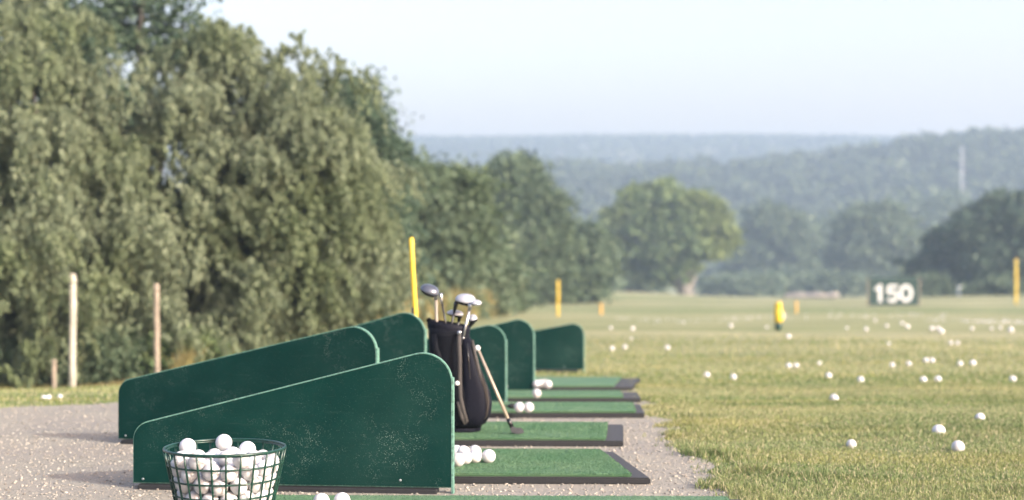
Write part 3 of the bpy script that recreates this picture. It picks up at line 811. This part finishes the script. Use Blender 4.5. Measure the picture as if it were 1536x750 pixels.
stake('marker_stake', 1194.5, 453, 1194.5, 38, .055, M['orange'], 'short orange stake just right of the yellow marker post', 'stake')
stake('marker_stake', 1524, 389, 1524, 58, .10, M['yellow'], 'tall yellow stake at the right border', 'stake')
stake('marker_stake', 1439, 433, 1439, 80, .22, M['white_paint'], 'tiny white stake right of the 150 sign', 'stake')

# yellow marker post with green foot
p = G(1167.5, 495.5); s = p.y/F
root = empty('marker_post', p); tag(root, 'squat yellow marker post with dark green foot on the range', 'marker post')
bm = bmesh.new(); sweep(bm, [(0, 0, -.01), (0, 0, 14*s)], [5.6*s, 5*s], 16); link('foot', bm_mesh('foot', bm, M['green_plastic'], True), root)
bm = bmesh.new(); sweep(bm, [(0, 0, 12*s), (0, 0, 13*s), (0, 0, 30*s), (.0, 0, 34*s)], [5.5*s, 6.6*s, 6.4*s, 5*s], 18); link('barrel', bm_mesh('barrel', bm, M['yellow'], True), root)
bm = bmesh.new(); sweep(bm, [(0, 0, 34*s), (0, 0, 40*s), (0, 0, 42*s)], [5.4*s, 5.2*s, 4.4*s], 18); link('cap', bm_mesh('cap', bm, M['yellow'], True), root)
bm = bmesh.new(); sweep(bm, [(6*s, 0, 16*s), (8.5*s, 0, 19*s), (8.5*s, 0, 25*s), (6*s, 0, 27*s)], 1.*s, 8); link('handle', bm_mesh('handle', bm, M['white_plastic'], True), root)

# distance sign
p = G(1340.5, 459); s = p.y/F
root = empty('distance_sign', p); tag(root, 'dark green board sign reading 150 in white numerals', 'sign')
bm = bmesh.new(); box(bm, (0, 0, 21.5*s), (75*s, 1.4*s, 41*s), 0, None, .3*s); link('board', bm_mesh('board', bm, M['sign_green']), root)
for sx in (-1, 1):
    bm = bmesh.new(); box(bm, (sx*38.6*s, 0, 20.5*s), (1.6*s, 2.2*s, 43*s), 0, None, .3*s); link('post', bm_mesh('post', bm, M['wood_tan']), root)
def ribbon(bm, path, wd, y0, y1, closed=False):
    """flat stroke of even width along a path in the x-z plane"""
    n_ = len(path); Lf, Rt = [], []
    for i in range(n_):
        a = Vector(path[i-1]) if (closed or i) else Vector(path[0]); c = Vector(path[(i+1) % n_]) if (closed or i < n_-1) else Vector(path[-1])
        p_ = Vector(path[i]); t1 = (p_-a).normalized() if (p_-a).length > 0 else (c-p_).normalized(); t2 = (c-p_).normalized() if (c-p_).length > 0 else t1
        n1 = Vector((-t1.y, t1.x)); n2 = Vector((-t2.y, t2.x)); mm = (n1+n2).normalized(); k_ = wd/2/max(mm.dot(n1), .4)
        Lf.append(p_+mm*k_); Rt.append(p_-mm*k_)
    vs = [[bm.verts.new((q.x, y, q.y)) for q in side] for y in (y0, y1) for side in (Lf, Rt)]
    for i in range(n_ if closed else n_-1):
        j = (i+1) % n_
        for A_, B_ in ((0, 1), (2, 3), (0, 2), (1, 3)): bm.faces.new((vs[A_][i], vs[A_][j], vs[B_][j], vs[B_][i]))
    if not closed:
        for i in (0, n_-1): bm.faces.new((vs[0][i], vs[1][i], vs[3][i], vs[2][i]))
def arc(cx_, cz_, rx, rz, a0, a1, n_): return [(cx_+rx*math.cos(math.radians(a0+(a1-a0)*k/n_)), cz_+rz*math.sin(math.radians(a0+(a1-a0)*k/n_))) for k in range(n_+1)]
W_ = 6.6
digits = [[([(-29, 25.0), (-24, 26.5), (-21.4, 30.5)], 5.0, False), ([(-20.3, 33.2), (-20.3, 4)], 7.0, False)],
          [([(8.5, 30.3), (-6.6, 30.3)], 5.8, False), ([(-6.3, 30.3), (-7.4, 19.6)], 5.4, False), ([(-7.4, 18.8)]+arc(-.6, 13.4, 7.6, 7.4, 128, -148, 18), 6.0, False)],
          [(arc(21.5, 18.6, 8.2, 11.9, 0, 360, 32)[:-1], 7.0, True)]]
bm = bmesh.new(); lay = 0
for dgt in digits:
    for path, wd, cl in dgt:
        ribbon(bm, [((x_*.93-1.6)*s, (z_*.90+2.4)*s) for x_, z_ in path], wd*s*.74, (-.75-.12-.012*lay)*s, -.72*s, cl); lay += 1
me = bm_mesh('numerals', bm, M['white_paint'])
link('numerals', me, root)

# ------------------------------------------------------------------ foliage
def rhombs(C, size, rng, asp=.5, down=0., outw=None):
    """leaf-shaped faces at C"""
    n = len(C)
    a = rng.normal(size=(n, 3)); a[:, 2] -= down
    a /= np.linalg.norm(a, axis=1)[:, None]
    b = rng.normal(size=(n, 3)); b -= (b*a).sum(1)[:, None]*a; b /= np.linalg.norm(b, axis=1)[:, None]
    s = (size*rng.uniform(.6, 1.3, n))[:, None]
    V = np.stack([C-a*s*.5, C+b*s*asp*.5-a*s*.05, C+a*s*.5, C-b*s*asp*.5-a*s*.05], 1).reshape(-1, 3)
    return V
def sample_lobes(lobes, n, rng, shell=.55):
    """points inside a set of ellipsoids, more of them near the skin"""
    w = np.array([l[3]*l[5] for l in lobes]); w = w/w.sum()
    k = rng.choice(len(lobes), n, p=w); L = np.array(lobes)[k]
    u = rng.normal(size=(n, 3)); u /= np.linalg.norm(u, axis=1)[:, None]
    r = rng.uniform(shell**3, 1, n)**(1/3.)
    wob = 1+.16*np.sin(u[:, 0]*7+k*1.7)+.14*np.sin(u[:, 2]*9+k*2.3)+.10*np.sin(u[:, 1]*11+k)
    return L[:, :3]+u*L[:, 3:6]*(r*wob)[:, None], u
def limbs(root_o, base, tips, r0, material, rng, name='trunk', pale=None):
    bm = bmesh.new()
    for j, tip in enumerate(tips):
        tip = Vector(tip); b0 = Vector(base)
        mid = b0.lerp(tip, .45); mid.x = b0.x+(tip.x-b0.x)*.25; mid.y = b0.y+(tip.y-b0.y)*.25
        pts = []
        for k in range(9):
            t = k/8; q = b0*(1-t)**2+mid*2*t*(1-t)+tip*t*t
            q += Vector((rng.normal(), rng.normal(), 0))*r0*.25*t; pts.append(q)
        k0 = 1. if j == 0 else .62
        sweep(bm, pts, [r0*k0*(1-.82*(k/8))*(1.35 if k == 0 else 1) for k in range(9)], 9)
    return link(name, bm_mesh(name, bm, material, True), root_o)
def tree(name, label, lobes_px, d, nclump, per, clump_r, leaf, lm, bark, trunk_px, r0, cat='tree', group=None, strand=0., seed=1, shell=.5, flat=.9, asp=.5, base_d=None):
    rng = np.random.RandomState(seed)
    lobes = []
    for cx_, cy_, rx, ry, *dy in lobes_px:
        dd = d+(dy[0] if dy else 0)
        c = P(cx_, cy_, dd); k_ = 1. if strand > 0 else .86; rX = k_*rx/F*d; rZ = k_*ry/F*d
        lobes.append((c.x, c.y, c.z, rX, rX*flat, rZ))
    bx = gx(trunk_px, d); zb_ = float(zg(bx, d))
    root = empty(name, (bx, d, zb_)); tag(root, label, cat, group); o = np.array(root.location)
    nb = max(nclump//(19 if strand > 0 else 9), 8)
    Bc, ub = sample_lobes(lobes, nb, rng, shell)
    kb = rng.randint(0, nb, nclump); kb = np.where(rng.rand(nclump) < .9, kb, kb)
    if strand > 0:
        sb = rng.uniform(0, 1, nclump)[:, None]
        uh = ub[kb]*np.array([1, 1, .25])+np.array([.25, -.15, .1])
        C = Bc[kb]+uh*sb*strand*1.1-np.array([0, 0, 1.])*sb**2*strand*.75+rng.normal(size=(nclump, 3))*strand*np.array([.21, .21, .13])
    else:
        C = Bc[kb]+rng.normal(size=(nclump, 3))*clump_r*np.array([.75, .75, .5])
    C = C[C[:, 2] > zg(C[:, 0], C[:, 1])+.02*d/14]; n = len(C)
    if strand > 0:      # drooping twigs
        ang = rng.uniform(0, 2*np.pi, n); ln = strand*rng.uniform(.5, 1.25, n)
        t = (np.arange(per)/per)[None, :, None]+rng.uniform(-.02, .02, (n, per, 1))
        dirv = np.stack([np.cos(ang)*.55+.1, np.sin(ang)*.55, np.full(n, .22)], -1)[:, None]
        pts = C[:, None]+dirv*t*ln[:, None, None]+np.array([0, 0, -1.])*(t**1.7)*ln[:, None, None]*1.0
        pts = pts+rng.normal(size=pts.shape)*leaf*.24
        down = 1.7
    else:
        cr = clump_r*rng.uniform(.6, 1.3, (n, 1, 1))
        pts = C[:, None]+rng.normal(size=(n, per, 3))*cr*np.array([1, 1, .6])*.55
        down = .3
    pts = pts.reshape(-1, 3)
    gz = zg(pts[:, 0], pts[:, 1]); pts = pts[pts[:, 2] > gz+.01]
    V = rhombs(pts, leaf, rng, asp, down)-o
    nf = len(pts)
    link('crown', mesh_np('crown', V, np.arange(nf*4), np.full(nf, 4), [M[lm]]), root)
    tips = []
    big = sorted(lobes, key=lambda l: -l[3]*l[5])[:7]
    for l in big: tips.append(np.array(l[:3])+np.array([0, 0, l[5]*.3])-o)
    if bark: limbs(root, (0, 0, -.1), tips, r0, M[bark], rng)
    return root

tree('willow_tree', 'huge pale olive tree with drooping leaves at the left border', [(40, 330, 170, 150), (-60, 200, 170, 200), (110, 455, 180, 95), (50, 160, 95, 80), (150, 330, 130, 100, .6), (20, 10, 80, 70, .5), (-90, 430, 150, 120), (20, 500, 120, 60)],
     14.0, 5200, 30, 0, .066, 'leaf_willow', 'bark', 90, .085, strand=.42, seed=11)
tree('willow_tree', 'pale olive drooping tree behind the brown post, widest of the left trees', [(300, 410, 150, 120), (400, 330, 120, 130), (290, 260, 140, 110), (360, 160, 95, 90), (430, 215, 80, 80), (285, 60, 45, 50, .4), (450, 125, 34, 34), (375, 75, 34, 28), (460, 400, 80, 110), (260, 480, 140, 65), (400, 490, 110, 50), (480, 290, 50, 70), (445, 110, 35, 30)],
     14.6, 5800, 30, 0, .066, 'leaf_willow', 'bark', 320, .10, strand=.42, seed=12)
tree('broadleaf_tree', 'dark open crowned tree rising behind the two willows at the top left', [(150, 60, 130, 110), (120, 170, 90, 60), (220, 0, 90, 70), (280, 50, 50, 50), (80, -30, 120, 70), (200, 180, 80, 60)],
     17.5, 520, 30, .20, .085, 'leaf_dark', 'bark_dark', 200, .20, seed=13, shell=.3)
tree('broadleaf_tree', 'dark green tree topping out right behind the pale willows', [(515, 178, 34, 46), (528, 245, 42, 58), (505, 300, 60, 80), (535, 350, 60, 90), (550, 430, 65, 60), (558, 232, 20, 34)],
     22, 2600, 34, .26, .11, 'leaf_dark', 'bark_dark', 545, .15, seed=14, shell=.4)
tree('broadleaf_tree', 'rounded olive tree behind the yellow stake', [(625, 300, 42, 46), (605, 365, 52, 76), (645, 405, 52, 56), (598, 430, 58, 50), (672, 300, 24, 42), (580, 325, 26, 46), (680, 360, 26, 50)],
     29, 2600, 32, .33, .14, 'leaf_mid', 'bark', 630, .16, seed=15, shell=.4)
tree('broadleaf_tree', 'low leafy tree above the club heads of the bag', [(680, 400, 40, 55), (710, 420, 35, 45), (655, 440, 40, 30)],
     34, 1200, 30, .34, .16, 'leaf_mid', 'bark', 685, .14, seed=16, shell=.4)
tree('broadleaf_tree', 'grey green tree with a domed top left of the lone field tree', [(775, 272, 34, 32), (742, 312, 38, 46), (798, 325, 38, 42), (755, 370, 52, 58), (800, 385, 36, 46), (775, 420, 62, 30), (722, 360, 26, 46)],
     62, 3000, 30, .50, .27, 'leaf_far', 'bark', 775, .25, seed=17, shell=.4)
tree('broadleaf_tree', 'narrow bluish tree right behind the domed tree', [(850, 380, 18, 26), (858, 400, 20, 34), (845, 425, 24, 18)],
     70, 1100, 30, .7, .32, 'leaf_far', 'bark', 855, .3, seed=18, shell=.4)
# lone tree: two pale trunks
tree('broadleaf_tree', 'lone spreading tree in the field sunlit yellow at right', [(985, 312, 46, 32), (942, 336, 30, 34), (1045, 326, 36, 32), (1000, 358, 60, 34), (1066, 356, 22, 30), (960, 380, 36, 30), (1000, 395, 26, 22), (925, 360, 12, 26)],
     110, 2300, 32, .62, .48, 'leaf_yellow', 'bark_pale', 1030, .55, seed=19, shell=.45)
tree('broadleaf_tree', 'darker tree standing behind the left of the lone field tree', [(935, 398, 32, 32), (908, 412, 26, 22), (970, 410, 30, 22), (890, 395, 18, 24)],
     124, 1300, 28, .6, .5, 'leaf_far', 'bark', 935, .5, seed=20, shell=.4)
tree('broadleaf_tree', 'tall dark tree at the right border behind the yellow stake', [(1510, 330, 45, 42), (1470, 355, 42, 42), (1560, 340, 50, 60), (1500, 390, 60, 42), (1545, 400, 50, 40)],
     92, 2300, 32, .5, .42, 'leaf_dark', 'bark', 1510, .5, seed=21, shell=.4)
tree('broadleaf_tree', 'dark tree right of the 150 sign at the wood edge', [(1430, 385, 38, 36), (1400, 405, 30, 28), (1455, 410, 42, 26), (1425, 420, 45, 20)],
     95, 1500, 32, .5, .40, 'leaf_dark', 'bark', 1430, .45, seed=22, shell=.4)
tree('broadleaf_tree', 'rounded yellowish tree directly above the 150 sign', [(1315, 348, 45, 36), (1290, 378, 36, 34), (1340, 385, 40, 34), (1320, 415, 50, 22)],
     165, 1700, 30, 1.0, .66, 'leaf_mid', 'bark', 1318, .6, seed=23, shell=.4)
tree('broadleaf_tree', 'pale hazy tree between the yellowish one and the right dark trees', [(1385, 345, 42, 32), (1370, 380, 30, 34), (1420, 335, 30, 26)],
     230, 1300, 28, 2., .95, 'leaf_mid', 'bark', 1385, .7, seed=24, shell=.4)
tree('broadleaf_tree', 'domed bluish green tree right of the lone field tree', [(1165, 350, 38, 32), (1135, 380, 38, 34), (1185, 385, 36, 32), (1150, 412, 50, 20)],
     190, 1600, 30, 1.1, .76, 'leaf_far', 'bark', 1155, .6, seed=25, shell=.4)
tree('broadleaf_tree', 'hazy rounded tree left of the yellowish one above the sign', [(1230, 375, 30, 32), (1215, 400, 34, 26), (1250, 405, 28, 26)],
     200, 1100, 28, 1.7, .85, 'leaf_mid', 'bark', 1230, .6, seed=26, shell=.4)
k = 0
for cx_, top, wd in [(870, 360, 34), (905, 372, 30), (1095, 362, 30), (1060, 385, 30), (1110, 398, 28), (1270, 395, 26), (1195, 402, 26), (1375, 402, 30), (850, 395, 30), (1000, 395, 34)]:
    tree('broadleaf_tree', 'hazy blue green tree in the row along the far field edge', [(cx_, top+22, wd, 24), (cx_-wd*.5, top+44, wd*.8, 24), (cx_+wd*.5, top+46, wd*.8, 24)],
         250+6*k, 650, 26, 2.1, 1.1, 'leaf_far', 'bark', cx_, .6, seed=40+k, shell=.4, group='hazy trees along the far field edge'); k += 1
for cx_, w_, dd_ in [(860, 26, 100), (890, 24, 104), (1125, 30, 150), (1170, 34, 155), (1215, 28, 160), (1255, 24, 150), (1395, 22, 88), (1490, 36, 80), (1090, 24, 150)]:
    gy = HY+F*(CAMZ-float(zg(gx(cx_, dd_), dd_)))/dd_
    tree('shrub', 'low hazy shrub growing along the wood edge', [(cx_, gy-9, w_, 11), (cx_+w_*.5, gy-6, w_*.6, 8)], dd_, 260, 24, .5*dd_/80, .0045*dd_, 'leaf_mid', 'bark', cx_, .08, 'shrub', seed=60+int(cx_), group='low shrubs along the wood edge')
# undergrowth under the left trees
for i, (cx_, top, w_, dd_, lm, lab) in enumerate([(20, 500, 70, 13.4, 'leaf_mid', 'dark leafy shrub at the left border under the willow'), (150, 508, 60, 13.2, 'leaf_mid', 'leafy shrub between the pale and the brown post'),
        (270, 512, 55, 13.4, 'leaf_yellow', 'yellow green shrub right behind the brown post'), (350, 478, 55, 14.5, 'leaf_mid', 'green shrub in the middle of the undergrowth above the second divider'),
        (430, 470, 50, 17, 'leaf_yellow', 'yellowish shrub below the widest willow'), (500, 462, 50, 20, 'dry_blade', 'straw coloured shrub above the top of the second divider'),
        (570, 452, 45, 24, 'leaf_yellow', 'small yellowish shrub left of the yellow stake'), (660, 450, 40, 30, 'leaf_mid', 'small green shrub behind the driver head'), (720, 440, 40, 38, 'leaf_mid', 'small green shrub above the right club heads')]):
    gy = HY+F*(CAMZ-float(zg(gx(cx_, dd_), dd_)))/dd_
    hh = max(gy-top, 20)
    tree('shrub', lab, [(cx_, gy-hh*.5, w_, hh*.55), (cx_-w_*.6, gy-hh*.3, w_*.6, hh*.35), (cx_+w_*.6, gy-hh*.35, w_*.6, hh*.38)], dd_, 700, 24, .008*dd_, .0040*dd_, lm, 'bark', cx_, .02, 'shrub', seed=80+i, group='shrubs under the left trees')
# tall dry weeds along the tree line
n = 45000; t = rs.uniform(0, 1, n)
px_ = -40+820*t; dd_ = np.interp(px_, [-40, 250, 450, 600, 700, 800], [12.6, 12.6, 14.5, 19, 27, 42])+rs.uniform(0, 1.6, n)*(1+2*t)
x = (px_-CX)/F*dd_
h_ = rs.uniform(.35, 1., n)*(.10+.20*(px_ > 260))*(1+.5*smooth_noise(x, dd_, 2.3, 3))*dd_/16
h_ = np.where(px_ < 240, h_*.9, h_)
V_, F_, C_ = blades(x, dd_, h_, .0009*dd_, rs.uniform(.05, .5, n))
tag(link('weeds', mesh_np('weeds', V_, F_, C_, [M['dry_blade']])), 'tall dry weeds along the foot of the left trees', 'weeds', kind='stuff')

# straw strip at the far field edge
bm = bmesh.new(); n = 24; A_ = []; B_ = []
for k in range(n+1):
    px = 1178+82*k/n
    a = G(px, 445.5, .05); a2 = P(px, 439+1.0*math.sin(k*.8)+(2 if k in (0, n) else 0), a.y+4)
    A_.append(bm.verts.new(a)); B_.append(bm.verts.new(a2))
for k in range(n): bm.faces.new((A_[k], A_[k+1], B_[k+1], B_[k]))
C_v = [bm.verts.new((v_.co.x, v_.co.y+6, v_.co.z-1.2)) for v_ in B_]
for k in range(n): bm.faces.new((B_[k], B_[k+1], C_v[k+1], C_v[k]))
tag(link('straw_bank', bm_mesh('straw_bank', bm, M['straw'], True)), kind='structure')

# ------------------------------------------------------------------ hills
def hill(name, ridge, d0, d1, base_z, nu, nv, material, amp, seed, px0, px1, back=1.1):
    rx, ry = zip(*ridge); us = np.linspace(px0, px1, nu); V = []
    for j in range(nv+3):
        t = min(j/nv, 1.); 
        for u in us:
            d = d0+(d1-d0)*t if j <= nv else d1*(1+(back-1)*(j-nv)/2)
            top = CAMZ-(np.interp(u, rx, ry)-HY)/F*d1
            z = base_z+(top-base_z)*(math.sin(t*math.pi/2)**.9)
            if j > nv: z -= (j-nv)*d1*.012
            x = (u-CX)/F*d1*(.55+.45*t) if False else (u-CX)/F*d
            z += amp*mnoise.noise(Vector((x*.004+seed, d*.004, 0)))*(1-t*.6)*math.sin(min(t, 1)*math.pi)
            V.append((x, d, z))
    idx = np.arange(nu*(nv+3)).reshape(nv+3, nu)
    Fq = np.stack([idx[:-1, :-1], idx[:-1, 1:], idx[1:, 1:], idx[1:, :-1]], -1).reshape(-1, 4)
    tag(link(name, mesh_np(name, np.array(V), Fq.ravel(), np.full(len(Fq), 4), [material], True)), kind='structure')
    return np.array(V).reshape(nv+3, nu, 3)
r1 = [(-1500, 330), (300, 330), (700, 292), (800, 276), (860, 271), (930, 278), (1000, 273), (1100, 268), (1180, 262), (1230, 256), (1300, 250), (1360, 236), (1420, 227), (1470, 226), (1536, 221), (1800, 212), (3200, 195)]
HV = hill('hill', r1, 265, 370, -11.5, 140, 30, M['hill_soil'], 1.5, 1.3, -1200, 2900)
r2_ = [(-2500, 215), (400, 216), (600, 214), (720, 215), (900, 213), (1060, 212.5), (1150, 213), (1300, 215), (1400, 218), (1600, 222), (4000, 225)]
RV = hill('far_ridge', r2_, 420, 700, -14, 420, 40, M['ridge'], 3, 4.1, -1600, 3300, 1.1)
# woodland on the near hill: too many crowns to count
rng = np.random.RandomState(3)
def hz(u, t, W):     # sample the hill surface
    nv, nu = W.shape[0]-3, W.shape[1]
    i = u*(nu-1); j = t*nv; i0 = np.clip(i.astype(int), 0, nu-2); j0 = np.clip(j.astype(int), 0, nv-1); fi = (i-i0)[:, None]; fj = (j-j0)[:, None]
    return (W[j0, i0]*(1-fi)+W[j0, i0+1]*fi)*(1-fj)+(W[j0+1, i0]*(1-fi)+W[j0+1, i0+1]*fi)*fj
n = 7000
u = rng.uniform(0, 1, n); t = rng.uniform(0, 1, n)
pxs = -1200+u*4100; sel = (pxs > 500) & (pxs < 1800); u, t = u[sel], t[sel]
B = hz(u, t, HV); n = len(B); R = rng.uniform(1.5, 4.0, n)
per = 60
v3 = rng.normal(size=(n, per, 3)); v3 /= np.linalg.norm(v3, axis=2)[..., None]; v3[..., 2] = np.abs(v3[..., 2])*1.15-.1
pts = (B[:, None]+v3*(R[:, None, None]*rng.uniform(.75, 1.05, (n, per, 1)))+np.array([0, 0, 1.])*(R*.35)[:, None, None]).reshape(-1, 3)
V_ = rhombs(pts, 1.35, rng, .75)
tag(link('hillside_forest', mesh_np('hillside_forest', V_, np.arange(len(pts)*4), np.full(len(pts), 4), [M['leaf_hill']])), 'dense hazy forest covering the hillside at the right', 'forest', kind='stuff')
n = 16000
u = rng.uniform(0, 1, n); t = 1-rng.uniform(0, 1, n)**1.6*.9
B = hz(u, t, RV); pxs = CX+F*B[:, 0]/B[:, 1]; B = B[(pxs > 450) & (pxs < 1600)]; n = len(B)
per = 14
v3 = rng.normal(size=(n, per, 3)); v3 /= np.linalg.norm(v3, axis=2)[..., None]; v3[..., 2] = np.abs(v3[..., 2])
pts = (B[:, None]+v3*rng.uniform(1., 2.2, (n, 1, 1))).reshape(-1, 3)
V_ = rhombs(pts, 2.1, rng, .8)
tag(link('far_ridge_forest', mesh_np('far_ridge_forest', V_, np.arange(len(pts)*4), np.full(len(pts), 4), [M['leaf_hill']])), 'blue hazed forest on the long ridge at the horizon', 'forest', kind='stuff')
# mast on the hill
md = 298; mx_ = gx(1443, md); root = empty('radio_mast', (mx_, md, P(1443, 305, md).z)); tag(root, 'faint pale mast rising from the hillside woods at the right', 'mast')
Hm = 85*md/F; s = md/F
for ax, ay in ((-1, -1), (1, -1), (1, 1), (-1, 1)):
    bm = bmesh.new(); sweep(bm, [(ax*1.9*s, ay*1.9*s, -4), (ax*.9*s, ay*.9*s, Hm)], 0.42*s, 6); link('leg', bm_mesh('leg', bm, M['mast'], True), root)
bm = bmesh.new()
for k in range(14):
    a = k/14; b_ = (k+1)/14; w0 = (1.9-a)*s; w1 = (1.9-b_)*s; z0 = -4+(Hm+4)*a; z1 = -4+(Hm+4)*b_
    sg = 1 if k % 2 else -1
    for yy in (-1, 1): sweep(bm, [(-sg*w0, yy*w0, z0), (sg*w1, yy*w1, z1)], .22*s, 5); sweep(bm, [(yy*w0, -sg*w0, z0), (yy*w1, sg*w1, z1)], .22*s, 5)
link('lattice', bm_mesh('lattice', bm, M['mast'], True), root)

# ------------------------------------------------------------------ haze
m = bpy.data.materials.new('haze_air'); m.use_nodes = True; nt = m.node_tree; nt.nodes.clear()
out_ = nt.nodes.new('ShaderNodeOutputMaterial'); pv = nt.nodes.new('ShaderNodeVolumePrincipled')
pv.inputs['Color'].default_value = (.53, .71, .95, 1); pv.inputs['Density'].default_value = .00125; pv.inputs['Anisotropy'].default_value = .1
nt.links.new(pv.outputs[0], out_.inputs['Volume'])
bm = bmesh.new(); box(bm, (0, 410, 2), (2000, 900, 86))
hz_o = link('haze', bm_mesh('haze', bm, m)); tag(hz_o, 'pale blue morning haze filling the valley', 'haze', kind='stuff')

# ------------------------------------------------------------------ light
SUN_EL, SUN_AZ = math.radians(24), math.radians(-34)     # azimuth measured from +X towards +Y
sd = Vector((math.cos(SUN_EL)*math.cos(SUN_AZ), math.cos(SUN_EL)*math.sin(SUN_AZ), math.sin(SUN_EL)))
sun = bpy.data.lights.new('sun', 'SUN'); sun.energy = 2.7; sun.angle = math.radians(.6); sun.color = (1., .985, .91)
so = bpy.data.objects.new('sun', sun); COL.objects.link(so); so.rotation_euler = sd.to_track_quat('Z', 'Y').to_euler()
w = bpy.data.worlds.new('World'); SC.world = w; w.use_nodes = True; nt = w.node_tree
bg = nt.nodes['Background']; sk = nt.nodes.new('ShaderNodeTexSky'); sk.sky_type = 'NISHITA'; sk.sun_disc = False
sk.sun_elevation = SUN_EL; sk.sun_rotation = math.pi/2-SUN_AZ; sk.air_density = 1.0; sk.dust_density = 5.0; sk.ozone_density = 1.0
nt.links.new(mixc(nt, 1., sk.outputs[0], (1.475, 1.26, 1.24), 'MULTIPLY'), bg.inputs[0]); bg.inputs[1].default_value = .15

# ------------------------------------------------------------------ camera
cam = bpy.data.cameras.new('camera'); co_ = bpy.data.objects.new('camera', cam); COL.objects.link(co_)
co_.location = (0, 0, CAMZ); co_.rotation_euler = (math.pi/2, 0, 0)
cam.sensor_width = 36; cam.lens = 36*F/1536; cam.shift_y = -(375-HY)/1536
cam.clip_start = .05; cam.clip_end = 9000
cam.dof.use_dof = True; cam.dof.focus_distance = 4.2; cam.dof.aperture_fstop = (cam.lens/1000)/.0200
SC.camera = co_
SC.view_settings.view_transform = 'Standard'; SC.view_settings.look = 'None'; SC.view_settings.gamma = 1; SC.view_settings.exposure = 1.2
SC.cycles.volume_bounces = 1; SC.cycles.max_bounces = 8; SC.cycles.transparent_max_bounces = 8
SC.cycles.use_denoising = True
SC.render.film_transparent = False
